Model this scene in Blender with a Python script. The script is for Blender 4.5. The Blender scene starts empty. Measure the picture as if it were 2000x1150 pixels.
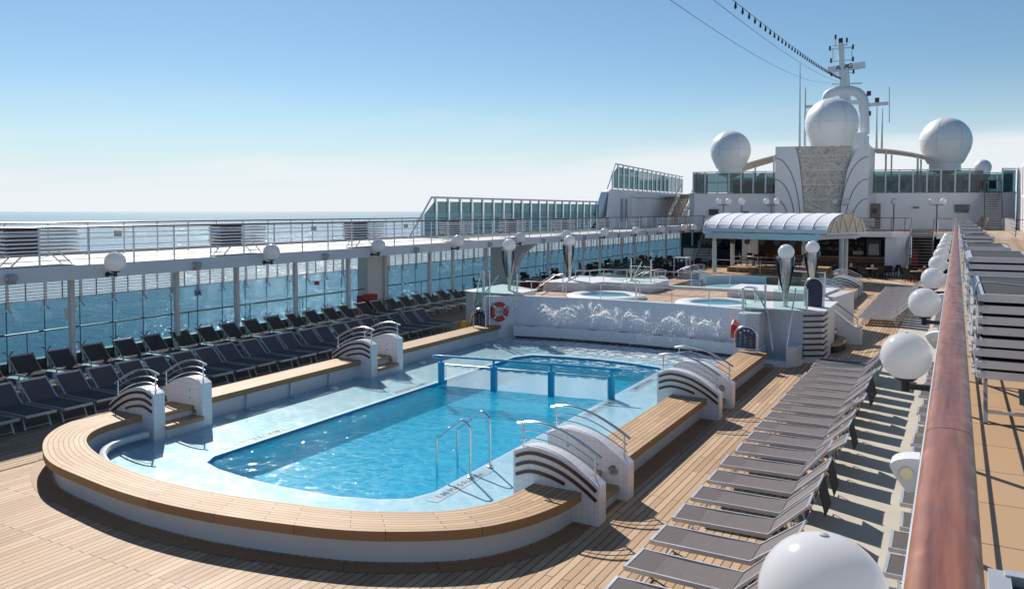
import bpy, bmesh, math, random
from math import sin, cos, pi, radians, sqrt, atan2
from mathutils import Vector, Matrix
from mathutils.geometry import tessellate_polygon
random.seed(7)
SC = bpy.context.scene
COL = SC.collection

# ------------------------------------------------------------------ camera
FPX, CXP, CYP, HY, VX, CH = 1556.0, 1000.0, 483.3, 413.0, 1868.0, 4.9
th = math.atan((CYP - HY) / FPX)
psi = math.atan((VX - CXP) * cos(th) / FPX)
Fv = Vector((-sin(psi) * cos(th), cos(psi) * cos(th), -sin(th)))
Rv = Vector((cos(psi), sin(psi), 0))
Uv = Rv.cross(Fv)
cam_data = bpy.data.cameras.new("camera")
cam = bpy.data.objects.new("camera", cam_data)
COL.objects.link(cam)
cam.matrix_world = Matrix(((Rv.x, Uv.x, -Fv.x, 0), (Rv.y, Uv.y, -Fv.y, 0), (Rv.z, Uv.z, -Fv.z, CH), (0, 0, 0, 1)))
cam_data.sensor_width = 36
cam_data.lens = FPX / 2000 * 36
cam_data.shift_y = -(575 - CYP) / 2000
cam_data.clip_start = 0.05
cam_data.clip_end = 200000
SC.camera = cam

# ------------------------------------------------------------------ light
SUN_AZ, SUN_EL = radians(-50.5), radians(38)      # azimuth from +y towards +x
SC.view_settings.view_transform = 'Standard'
SC.view_settings.look = 'None'
SC.view_settings.exposure = 0.35
SC.view_settings.gamma = 1
W = bpy.data.worlds.new("World"); SC.world = W; W.use_nodes = True
nt = W.node_tree; nt.nodes.clear()
def N(nt, t, **k):
    n = nt.nodes.new(t)
    for a, b in k.items():
        if a.startswith('i_'):
            key = a[2:]
            key = int(key) if key.isdigit() else key.replace('_', ' ')
            n.inputs[key].default_value = b
        else: setattr(n, a, b)
    return n
def LK(nt, a, ao, b, bi): nt.links.new(a.outputs[ao], b.inputs[bi])
sky = N(nt, 'ShaderNodeTexSky'); sky.sky_type = 'NISHITA'; sky.sun_disc = False
sky.sun_elevation = SUN_EL; sky.sun_rotation = SUN_AZ
sky.air_density = 1.0; sky.dust_density = 0.1; sky.ozone_density = 2.2; sky.altitude = 0
tc = N(nt, 'ShaderNodeTexCoord'); sep = N(nt, 'ShaderNodeSeparateXYZ')
LK(nt, tc, 'Generated', sep, 0)
mp = N(nt, 'ShaderNodeMapping'); mp.inputs['Scale'].default_value = (1.6, 1.6, 13)
LK(nt, tc, 'Generated', mp, 0)
ns = N(nt, 'ShaderNodeTexNoise', i_Scale=1.7, i_Detail=7.0, i_Roughness=0.55); LK(nt, mp, 0, ns, 'Vector')
# cloud bank: elevation minus wobble
a1 = N(nt, 'ShaderNodeMath', operation='MULTIPLY_ADD', i_1=-0.115, i_2=0.057); LK(nt, ns, 0, a1, 0)
# azimuth term (x grows to the right): cloud tops rise to the right
a2 = N(nt, 'ShaderNodeMath', operation='MULTIPLY_ADD', i_1=-0.045, i_2=-0.012); LK(nt, sep, 0, a2, 0)
a3 = N(nt, 'ShaderNodeMath', operation='ADD'); LK(nt, sep, 2, a3, 0); LK(nt, a1, 0, a3, 1)
a4 = N(nt, 'ShaderNodeMath', operation='ADD'); LK(nt, a3, 0, a4, 0); LK(nt, a2, 0, a4, 1)
mr = N(nt, 'ShaderNodeMapRange', interpolation_type='SMOOTHSTEP'); LK(nt, a4, 0, mr, 0)
mr.inputs[1].default_value = 0.095; mr.inputs[2].default_value = 0.05; mr.inputs[3].default_value = 0; mr.inputs[4].default_value = 0.85
# thin wisps higher
mp2 = N(nt, 'ShaderNodeMapping'); mp2.inputs['Scale'].default_value = (1.2, 1.2, 9); LK(nt, tc, 'Generated', mp2, 0)
ns2 = N(nt, 'ShaderNodeTexNoise', i_Scale=2.3, i_Detail=8.0, i_Roughness=0.6); LK(nt, mp2, 0, ns2, 'Vector')
mr2 = N(nt, 'ShaderNodeMapRange', interpolation_type='SMOOTHSTEP'); LK(nt, ns2, 0, mr2, 0)
mr2.inputs[1].default_value = 0.48; mr2.inputs[2].default_value = 0.8; mr2.inputs[3].default_value = 0; mr2.inputs[4].default_value = 0.30
mr3 = N(nt, 'ShaderNodeMapRange', interpolation_type='SMOOTHSTEP'); LK(nt, sep, 2, mr3, 0)
mr3.inputs[1].default_value = 0.17; mr3.inputs[2].default_value = 0.07; mr3.inputs[3].default_value = 0; mr3.inputs[4].default_value = 1
ml = N(nt, 'ShaderNodeMath', operation='MULTIPLY'); LK(nt, mr2, 0, ml, 0); LK(nt, mr3, 0, ml, 1)
mx0 = N(nt, 'ShaderNodeMath', operation='MAXIMUM'); LK(nt, mr, 0, mx0, 0); LK(nt, ml, 0, mx0, 1)
mix = N(nt, 'ShaderNodeMix', data_type='RGBA'); LK(nt, mx0, 0, mix, 0); 
hsv = N(nt, 'ShaderNodeHueSaturation', i_Saturation=1.04); LK(nt, sky, 0, hsv, 'Color')
tn = N(nt, 'ShaderNodeMix', data_type='RGBA', blend_type='MULTIPLY'); tn.inputs[0].default_value = 1; LK(nt, hsv, 0, tn, 6); tn.inputs[7].default_value = (0.86, 0.98, 1.02, 1)
hz = N(nt, 'ShaderNodeMapRange', interpolation_type='SMOOTHERSTEP'); LK(nt, sep, 2, hz, 0)
hz.inputs[1].default_value = 0.19; hz.inputs[2].default_value = -0.03; hz.inputs[3].default_value = 0; hz.inputs[4].default_value = 0.86
hm = N(nt, 'ShaderNodeMix', data_type='RGBA'); LK(nt, hz, 0, hm, 0); LK(nt, tn, 2, hm, 6); hm.inputs[7].default_value = (7.7, 8.9, 9.9, 1)
LK(nt, hm, 2, mix, 6)
mix.inputs[7].default_value = (9.6, 10.0, 10.4, 1)
bg = N(nt, 'ShaderNodeBackground', i_Strength=0.071); LK(nt, mix, 2, bg, 0)
wo = N(nt, 'ShaderNodeOutputWorld'); LK(nt, bg, 0, wo, 0)
sl = bpy.data.lights.new("sun", 'SUN'); sl.energy = 4.6; sl.angle = radians(0.53); sl.color = (1.0, 0.945, 0.87)
so = bpy.data.objects.new("sun", sl); COL.objects.link(so)
sd = Vector((sin(SUN_AZ) * cos(SUN_EL), cos(SUN_AZ) * cos(SUN_EL), sin(SUN_EL)))
so.rotation_euler = (-sd).to_track_quat('-Z', 'Y').to_euler(); so.location = (-60, 50, 60)
try:
    SC.cycles.transparent_max_bounces = 24; SC.cycles.max_bounces = 8
    SC.cycles.sample_clamp_indirect = 6
    SC.cycles.caustics_reflective = False; SC.cycles.caustics_refractive = False
except Exception: pass

# ------------------------------------------------------------------ materials
MATS = {}
def newmat(name):
    m = bpy.data.materials.new(name); m.use_nodes = True
    m.node_tree.nodes.clear(); MATS[name] = m
    return m, m.node_tree
def out(nt, sh, o=0):
    n = N(nt, 'ShaderNodeOutputMaterial'); LK(nt, sh, o, n, 0); return n
def pri(nt, col, rough=0.5, metal=0.0, spec=0.5):
    b = N(nt, 'ShaderNodeBsdfPrincipled')
    b.inputs['Base Color'].default_value = (*col, 1); b.inputs['Roughness'].default_value = rough
    b.inputs['Metallic'].default_value = metal; b.inputs['Specular IOR Level'].default_value = spec
    return b
def plain(name, col, rough=0.5, metal=0.0, var=0.06, scale=3.0, spec=0.5, bump=0.0, dirt=0.0, bscale=60):
    m, nt = newmat(name); b = pri(nt, col, rough, metal, spec)
    t = N(nt, 'ShaderNodeNewGeometry')
    n = N(nt, 'ShaderNodeTexNoise', i_Scale=scale, i_Detail=6.0, i_Roughness=0.6); LK(nt, t, 'Position', n, 'Vector')
    r = N(nt, 'ShaderNodeMapRange'); LK(nt, n, 0, r, 0)
    r.inputs[1].default_value = 0.3; r.inputs[2].default_value = 0.7
    r.inputs[3].default_value = 1 - var; r.inputs[4].default_value = 1 + var * 0.5
    h = N(nt, 'ShaderNodeVectorMath', operation='SCALE'); h.inputs[0].default_value = col
    LK(nt, r, 0, h, 3); LK(nt, h, 0, b, 'Base Color')
    r2 = N(nt, 'ShaderNodeMapRange'); LK(nt, n, 0, r2, 0)
    r2.inputs[3].default_value = max(0.02, rough - 0.12); r2.inputs[4].default_value = min(1, rough + 0.12)
    LK(nt, r2, 0, b, 'Roughness')
    if bump:
        n2 = N(nt, 'ShaderNodeTexNoise', i_Scale=bscale, i_Detail=3.0); LK(nt, t, 'Position', n2, 'Vector')
        bp = N(nt, 'ShaderNodeBump', i_Strength=bump, i_Distance=0.01); LK(nt, n2, 0, bp, 'Height'); LK(nt, bp, 0, b, 'Normal')
    out(nt, b); return m
def planks(name, c1, c2, width, length, seam=(0.02, 0.018, 0.016), gap=0.007, uv=False, rough=0.55, axis='y', stain=True):
    m, nt = newmat(name); b = pri(nt, c1, rough, spec=0.2)
    if uv:
        t = N(nt, 'ShaderNodeTexCoord'); src = (t, 'UV')
        mpn = N(nt, 'ShaderNodeMapping'); LK(nt, t, 'UV', mpn, 0); vec = (mpn, 0)
    else:
        t = N(nt, 'ShaderNodeNewGeometry'); s = N(nt, 'ShaderNodeSeparateXYZ'); LK(nt, t, 'Position', s, 0)
        c = N(nt, 'ShaderNodeCombineXYZ')
        if axis == 'y': LK(nt, s, 1, c, 0); LK(nt, s, 0, c, 1)
        elif axis == 'x': LK(nt, s, 0, c, 0); LK(nt, s, 1, c, 1)
        else: LK(nt, s, 2, c, 0); LK(nt, s, 0, c, 1)      # upright boards
        vec = (c, 0)
    br = N(nt, 'ShaderNodeTexBrick'); LK(nt, *vec, br, 'Vector')
    br.offset = 0.37; br.offset_frequency = 2; br.squash = 1
    br.inputs['Scale'].default_value = 1; br.inputs['Brick Width'].default_value = length
    br.inputs['Row Height'].default_value = width; br.inputs['Mortar Size'].default_value = gap
    br.inputs['Mortar Smooth'].default_value = 0.1; br.inputs['Bias'].default_value = 0
    br.inputs['Color1'].default_value = (0, 0, 0, 1); br.inputs['Color2'].default_value = (1, 1, 1, 1); br.inputs['Mortar'].default_value = (.5, .5, .5, 1)
    # grain
    mg = N(nt, 'ShaderNodeMapping'); mg.inputs['Scale'].default_value = (1.6, 38, 1); LK(nt, *vec, mg, 0)
    g = N(nt, 'ShaderNodeTexNoise', i_Scale=1.6, i_Detail=6.0, i_Roughness=0.65); LK(nt, mg, 0, g, 'Vector')
    big = N(nt, 'ShaderNodeTexNoise', i_Scale=0.55, i_Detail=5.0, i_Roughness=0.6); LK(nt, *vec, big, 'Vector')
    f1 = N(nt, 'ShaderNodeMath', operation='MULTIPLY_ADD', i_1=0.6, i_2=-0.08); LK(nt, br, 0, f1, 0)
    f2 = N(nt, 'ShaderNodeMath', operation='MULTIPLY_ADD', i_1=0.65); LK(nt, g, 0, f2, 0); LK(nt, f1, 0, f2, 2)
    f3 = N(nt, 'ShaderNodeMath', operation='MULTIPLY_ADD', i_1=0.5, i_2=-0.25); LK(nt, big, 0, f3, 0)
    f4 = N(nt, 'ShaderNodeMath', operation='ADD', use_clamp=True); LK(nt, f2, 0, f4, 0); LK(nt, f3, 0, f4, 1)
    mc = N(nt, 'ShaderNodeMix', data_type='RGBA'); LK(nt, f4, 0, mc, 0)
    mc.inputs[6].default_value = (*c1, 1); mc.inputs[7].default_value = (*c2, 1)
    last = (mc, 2)
    if stain:
        st = N(nt, 'ShaderNodeTexNoise', i_Scale=3.1, i_Detail=3.0, i_Roughness=0.5); LK(nt, *vec, st, 'Vector')
        sr = N(nt, 'ShaderNodeMapRange', interpolation_type='SMOOTHSTEP'); LK(nt, st, 0, sr, 0)
        sr.inputs[1].default_value = 0.66; sr.inputs[2].default_value = 0.74; sr.inputs[3].default_value = 0; sr.inputs[4].default_value = 0.33
        ms = N(nt, 'ShaderNodeMix', data_type='RGBA'); LK(nt, sr, 0, ms, 0); LK(nt, *last, ms, 6)
        ms.inputs[7].default_value = (c1[0] * .45, c1[1] * .42, c1[2] * .42, 1); last = (ms, 2)
        # worn round plugs and knots
        kv = N(nt, 'ShaderNodeTexVoronoi', i_Scale=2.6); LK(nt, *vec, kv, 'Vector')
        kw = N(nt, 'ShaderNodeTexNoise', i_Scale=11.0, i_Detail=2.0); LK(nt, *vec, kw, 'Vector')
        ka = N(nt, 'ShaderNodeMath', operation='MULTIPLY_ADD', i_1=.10, i_2=-.03); LK(nt, kw, 0, ka, 0)
        kb = N(nt, 'ShaderNodeMath', operation='ADD'); LK(nt, kv, 0, kb, 0); LK(nt, ka, 0, kb, 1)
        kr = N(nt, 'ShaderNodeMapRange', interpolation_type='SMOOTHSTEP'); LK(nt, kb, 0, kr, 0)
        kr.inputs[1].default_value = .05; kr.inputs[2].default_value = .10; kr.inputs[3].default_value = .55; kr.inputs[4].default_value = 0
        ks = N(nt, 'ShaderNodeMix', data_type='RGBA'); LK(nt, kr, 0, ks, 0); LK(nt, *last, ks, 6)
        ks.inputs[7].default_value = (c1[0] * .35, c1[1] * .35, c1[2] * .38, 1); last = (ks, 2)
    mm = N(nt, 'ShaderNodeMix', data_type='RGBA'); LK(nt, br, 1, mm, 0); LK(nt, *last, mm, 6)
    mm.inputs[7].default_value = (*seam, 1)
    LK(nt, mm, 2, b, 'Base Color')
    bp = N(nt, 'ShaderNodeBump', i_Strength=0.25, i_Distance=0.004, invert=True); LK(nt, br, 1, bp, 'Height'); LK(nt, bp, 0, b, 'Normal')
    rr = N(nt, 'ShaderNodeMapRange'); LK(nt, big, 0, rr, 0); rr.inputs[3].default_value = rough - .15; rr.inputs[4].default_value = rough + .15
    LK(nt, rr, 0, b, 'Roughness')
    out(nt, b); return m
def tiles(name, col, size, grout=(0.42, 0.44, 0.47), line=0.07, rough=0.25, vary=0.1, col2=None):
    m, nt = newmat(name); b = pri(nt, col, rough)
    g = N(nt, 'ShaderNodeNewGeometry')
    sc = N(nt, 'ShaderNodeVectorMath', operation='SCALE'); LK(nt, g, 'Position', sc, 0); sc.inputs[3].default_value = 1 / size
    fr = N(nt, 'ShaderNodeVectorMath', operation='FRACTION'); LK(nt, sc, 0, fr, 0)
    s = N(nt, 'ShaderNodeSeparateXYZ'); LK(nt, fr, 0, s, 0)
    ab = N(nt, 'ShaderNodeVectorMath', operation='ABSOLUTE'); LK(nt, g, 'True Normal', ab, 0)
    sn = N(nt, 'ShaderNodeSeparateXYZ'); LK(nt, ab, 0, sn, 0)
    acc = None
    for i in range(3):
        l = N(nt, 'ShaderNodeMath', operation='LESS_THAN', i_1=line); LK(nt, s, i, l, 0)
        k = N(nt, 'ShaderNodeMath', operation='LESS_THAN', i_1=0.71); LK(nt, sn, i, k, 0)
        p = N(nt, 'ShaderNodeMath', operation='MULTIPLY'); LK(nt, l, 0, p, 0); LK(nt, k, 0, p, 1)
        if acc is None: acc = p
        else:
            q = N(nt, 'ShaderNodeMath', operation='MAXIMUM'); LK(nt, acc, 0, q, 0); LK(nt, p, 0, q, 1); acc = q
    fl = N(nt, 'ShaderNodeVectorMath', operation='FLOOR'); LK(nt, sc, 0, fl, 0)
    wn = N(nt, 'ShaderNodeTexWhiteNoise'); LK(nt, fl, 0, wn, 0)
    if col2 is None: col2 = tuple(c * (1 - vary) for c in col)
    mc = N(nt, 'ShaderNodeMix', data_type='RGBA'); LK(nt, wn, 0, mc, 0)
    mc.inputs[6].default_value = (*col, 1); mc.inputs[7].default_value = (*col2, 1)
    mm = N(nt, 'ShaderNodeMix', data_type='RGBA'); LK(nt, acc, 0, mm, 0); LK(nt, mc, 2, mm, 6); mm.inputs[7].default_value = (*grout, 1)
    LK(nt, mm, 2, b, 'Base Color')
    bp = N(nt, 'ShaderNodeBump', i_Strength=0.2, i_Distance=0.003, invert=True); LK(nt, acc, 0, bp, 'Height'); LK(nt, bp, 0, b, 'Normal')
    out(nt, b); return m
def glass(name, tint, refl=0.12, rough=0.0):
    m, nt = newmat(name)
    t = N(nt, 'ShaderNodeBsdfTransparent'); t.inputs[0].default_value = (*tint, 1)
    g = N(nt, 'ShaderNodeBsdfGlossy'); g.inputs['Roughness'].default_value = rough; g.inputs[0].default_value = (.9, .95, .95, 1)
    ge = N(nt, 'ShaderNodeNewGeometry'); io = N(nt, 'ShaderNodeMath', operation='MULTIPLY_ADD', i_1=-0.83333, i_2=1.5); LK(nt, ge, 'Backfacing', io, 0)
    fz = N(nt, 'ShaderNodeFresnel'); LK(nt, io, 0, fz, 'IOR')
    mn = N(nt, 'ShaderNodeMath', operation='MINIMUM', i_1=refl + .3); LK(nt, fz, 0, mn, 0)
    mx = N(nt, 'ShaderNodeMixShader'); LK(nt, mn, 0, mx, 0); LK(nt, t, 0, mx, 1); LK(nt, g, 0, mx, 2)
    out(nt, mx); return m

plain('white_paint', (0.60, 0.62, 0.66), 0.45, var=0.05, scale=1.2)
plain('white_wall', (0.84, 0.84, 0.85), 0.5, var=0.06, scale=0.5)
plain('column_white', (0.86, 0.87, 0.9), 0.3, var=0.03)
plain('white_metal', (0.72, 0.73, 0.74), 0.35, var=0.05)
plain('walkway', (0.48, 0.46, 0.43), 0.6, var=0.07, scale=0.8)
plain('cream_deck', (0.53, 0.485, 0.395), 0.6, var=0.1, scale=1.1)
plain('grey_deck', (0.5, 0.49, 0.46), 0.6, var=0.1, scale=1.0)
plain('steel', (0.66, 0.66, 0.67), 0.27, metal=1.0, var=0.05)
plain('brushed_steel', (0.5, 0.5, 0.51), 0.22, metal=1.0, var=0.15, scale=5)
plain('aluminium', (0.62, 0.62, 0.64), 0.38, metal=0.55, var=0.06)
plain('lounger_white', (0.7, 0.71, 0.73), 0.35, metal=0.1, var=0.05)
plain('fabric', (0.135, 0.112, 0.112), 0.8, var=0.14, scale=5, bump=0.6, bscale=9)
plain('fabric_patch', (0.105, 0.086, 0.088), 0.8, var=0.1, scale=5, bump=0.4, bscale=9)
plain('fabric_dark', (0.03, 0.028, 0.032), 0.85, var=0.2, scale=6)
plain('black', (0.018, 0.019, 0.022), 0.4, var=0.1)
plain('dark_grey', (0.09, 0.085, 0.08), 0.5, var=0.1)
plain('lamp_post_grey', (0.2, 0.19, 0.18), 0.5, var=0.1)
plain('wicker', (0.022, 0.02, 0.02), 0.6, var=0.3, scale=30, bump=0.6, bscale=70)
plain('pool_paint', (0.0, 0.32, 0.56), 0.35, var=0.08)
tiles('pool_tile', (0.005, 0.56, 0.76), 0.05, grout=(0.02, 0.60, 0.78), rough=0.3, col2=(0.002, 0.50, 0.70))
tiles('shallow_tile', (0.70, 0.76, 0.77), 0.06, grout=(0.50, 0.60, 0.64), line=0.12, rough=0.3, col2=(0.52, 0.66, 0.72))
tiles('wall_tile', (0.77, 0.76, 0.78), 0.105, grout=(0.50, 0.51, 0.55), line=0.05, vary=0.06)
tiles('wall_tile_big', (0.76, 0.75, 0.78), 0.14, grout=(0.60, 0.60, 0.63), line=0.045, vary=0.05)
tiles('tan_tile', (0.47, 0.30, 0.165), 0.61, grout=(0.12, 0.08, 0.06), line=0.016, rough=0.55, vary=0.05)
plain('blue_tile_pale', (0.33, 0.62, 0.68), 0.3)
plain('blue_tile', (0.12, 0.5, 0.62), 0.2)
plain('white_stone', (0.74, 0.74, 0.75), 0.4, var=0.05)
plain('brown_slat', (0.075, 0.030, 0.022), 0.32, var=0.25, scale=8)
plain('red_paint', (0.5, 0.02, 0.02), 0.4, var=0.1)
plain('orange_red', (0.62, 0.035, 0.02), 0.45, var=0.08)
plain('silver_band', (0.7, 0.72, 0.72), 0.3)
plain('rope', (0.6, 0.57, 0.5), 0.8)
plain('yellow', (0.75, 0.5, 0.02), 0.45)
plain('navy', (0.02, 0.025, 0.07), 0.3, var=0.3, scale=6)
plain('sign_blue', (0.02, 0.2, 0.5), 0.3)
plain('bar_wood', (0.16, 0.055, 0.028), 0.35, var=0.35, scale=3)
plain('table_wood', (0.42, 0.25, 0.14), 0.4, var=0.15, scale=5)
plain('dark_interior', (0.035, 0.035, 0.04), 0.7)
plain('door_wood', (0.26, 0.2, 0.16), 0.5, var=0.1)
plain('awning', (0.70, 0.71, 0.75), 0.75, var=0.04)
plain('awning_cream', (0.72, 0.56, 0.36), 0.8, var=0.05)
plain('tarp_beige', (0.50, 0.42, 0.33), 0.8, var=0.08)
plain('beam_pale', (0.55, 0.66, 0.68), 0.4)
plain('dome_white', (0.8, 0.8, 0.79), 0.4, var=0.05, scale=0.6)
plain('seam_grey', (0.4, 0.4, 0.4), 0.6)
plain('lens_cream', (0.75, 0.66, 0.45), 0.3)
plain('bottle_dark', (0.02, 0.05, 0.03), 0.1)
plain('bottle_amber', (0.3, 0.12, 0.02), 0.1)
plain('bottle_clear', (0.5, 0.6, 0.6), 0.1)
plain('net_lines', (0.1, 0.13, 0.14), 0.7)
plain('green_sign', (0.15, 0.3, 0.2), 0.5)
plain('marker_grey', (0.52, 0.50, 0.52), 0.4, var=0.1, scale=12)
plain('marker_text', (0.07, 0.05, 0.06), 0.4)
planks('teak_deck', (0.34, 0.205, 0.115), (0.61, 0.43, 0.275), 0.125, 2.6, rough=0.6, gap=0.007)
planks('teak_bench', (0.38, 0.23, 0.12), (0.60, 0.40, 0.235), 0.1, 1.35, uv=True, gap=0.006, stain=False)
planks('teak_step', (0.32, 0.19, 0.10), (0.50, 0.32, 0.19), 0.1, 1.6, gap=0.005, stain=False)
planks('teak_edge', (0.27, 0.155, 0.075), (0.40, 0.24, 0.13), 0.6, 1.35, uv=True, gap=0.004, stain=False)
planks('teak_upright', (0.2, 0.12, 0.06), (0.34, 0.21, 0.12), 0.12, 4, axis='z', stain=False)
planks('tan_far', (0.40, 0.29, 0.19), (0.52, 0.39, 0.27), 0.3, 0.6, stain=False)
glass('glass_clear', (0.80, 0.92, 0.90), 0.1)
glass('glass_screen', (0.54, 0.70, 0.76), 0.08)
glass('glass_smoke', (0.33, 0.45, 0.48), 0.12)
glass('glass_dark', (0.20, 0.33, 0.36), 0.2)
# varnished rail
m, nt = newmat('varnish'); b = pri(nt, (0.2, 0.06, 0.035), 0.22)
g_ = N(nt, 'ShaderNodeNewGeometry'); mp_ = N(nt, 'ShaderNodeMapping'); mp_.inputs['Scale'].default_value = (30, 1.6, 30); LK(nt, g_, 'Position', mp_, 0)
n_ = N(nt, 'ShaderNodeTexNoise', i_Scale=1.0, i_Detail=7.0, i_Roughness=0.65); LK(nt, mp_, 0, n_, 'Vector')
c_ = N(nt, 'ShaderNodeValToRGB'); LK(nt, n_, 0, c_, 0)
c_.color_ramp.elements[0].position = 0.3; c_.color_ramp.elements[0].color = (0.12, 0.036, 0.024, 1)
c_.color_ramp.elements[1].position = 0.75; c_.color_ramp.elements[1].color = (0.40, 0.15, 0.075, 1)
n2_ = N(nt, 'ShaderNodeTexNoise', i_Scale=9.0, i_Detail=5.0, i_Roughness=0.7); LK(nt, g_, 'Position', n2_, 'Vector')
r2_ = N(nt, 'ShaderNodeMapRange'); LK(nt, n2_, 0, r2_, 0); r2_.inputs[1].default_value = .62; r2_.inputs[2].default_value = .72; r2_.inputs[4].default_value = .3
mm_ = N(nt, 'ShaderNodeMix', data_type='RGBA'); LK(nt, r2_, 0, mm_, 0); LK(nt, c_, 0, mm_, 6); mm_.inputs[7].default_value = (.45, .3, .25, 1)
LK(nt, mm_, 2, b, 'Base Color')
r3_ = N(nt, 'ShaderNodeMapRange'); LK(nt, n2_, 0, r3_, 0); r3_.inputs[1].default_value = .3; r3_.inputs[2].default_value = .7; r3_.inputs[3].default_value = .24; r3_.inputs[4].default_value = .5
LK(nt, r3_, 0, b, 'Roughness'); out(nt, b)
# globe
m, nt = newmat('globe'); b = pri(nt, (0.80, 0.80, 0.82), 0.14)
tl = N(nt, 'ShaderNodeBsdfTranslucent'); tl.inputs[0].default_value = (.9, .9, .9, 1)
x = N(nt, 'ShaderNodeMixShader', i_0=0.42); LK(nt, b, 0, x, 1); LK(nt, tl, 0, x, 2); out(nt, x)
# relief stone
m, nt = newmat('relief'); b = pri(nt, (0.5, 0.45, 0.38), 0.8)
g_ = N(nt, 'ShaderNodeNewGeometry')
n_ = N(nt, 'ShaderNodeTexNoise', i_Scale=0.75, i_Detail=2.0, i_Distortion=2.2); LK(nt, g_, 'Position', n_, 'Vector')
w_ = N(nt, 'ShaderNodeMath', operation='MULTIPLY', i_1=36.0); LK(nt, n_, 0, w_, 0)
s_ = N(nt, 'ShaderNodeMath', operation='SINE'); LK(nt, w_, 0, s_, 0)
c_ = N(nt, 'ShaderNodeValToRGB'); LK(nt, s_, 0, c_, 0)
c_.color_ramp.elements[0].position = 0.0; c_.color_ramp.elements[0].color = (0.70, 0.65, 0.57, 1)
c_.color_ramp.elements[1].position = 1.0; c_.color_ramp.elements[1].color = (0.46, 0.37, 0.26, 1)
c_.color_ramp.elements[0].position = 0.45
LK(nt, c_, 0, b, 'Base Color')
bp_ = N(nt, 'ShaderNodeBump', i_Strength=0.45, i_Distance=0.06, invert=True); LK(nt, s_, 0, bp_, 'Height'); LK(nt, bp_, 0, b, 'Normal')
out(nt, b)
# net: translucent mesh
m, nt = newmat('net_film')
t = N(nt, 'ShaderNodeBsdfTransparent'); t.inputs[0].default_value = (1, 1, 1, 1)
d = N(nt, 'ShaderNodeBsdfDiffuse'); d.inputs[0].default_value = (.86, .88, .88, 1)
tl = N(nt, 'ShaderNodeBsdfTranslucent'); tl.inputs[0].default_value = (.86, .88, .88, 1)
a = N(nt, 'ShaderNodeMixShader', i_0=0.6); LK(nt, d, 0, a, 1); LK(nt, tl, 0, a, 2)
x = N(nt, 'ShaderNodeMixShader', i_0=0.52); LK(nt, t, 0, x, 1); LK(nt, a, 0, x, 2); out(nt, x)
# droplets
m, nt = newmat('droplet'); b = pri(nt, (1, 1, 1), 0.1)
tl = N(nt, 'ShaderNodeBsdfTranslucent'); tl.inputs[0].default_value = (1, 1, 1, 1)
x_ = N(nt, 'ShaderNodeMixShader', i_0=0.85); LK(nt, b, 0, x_, 1); LK(nt, tl, 0, x_, 2)
xt = N(nt, 'ShaderNodeBsdfTransparent'); x = N(nt, 'ShaderNodeMixShader', i_0=0.62); LK(nt, xt, 0, x, 1); LK(nt, x_, 0, x, 2); out(nt, x)
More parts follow.
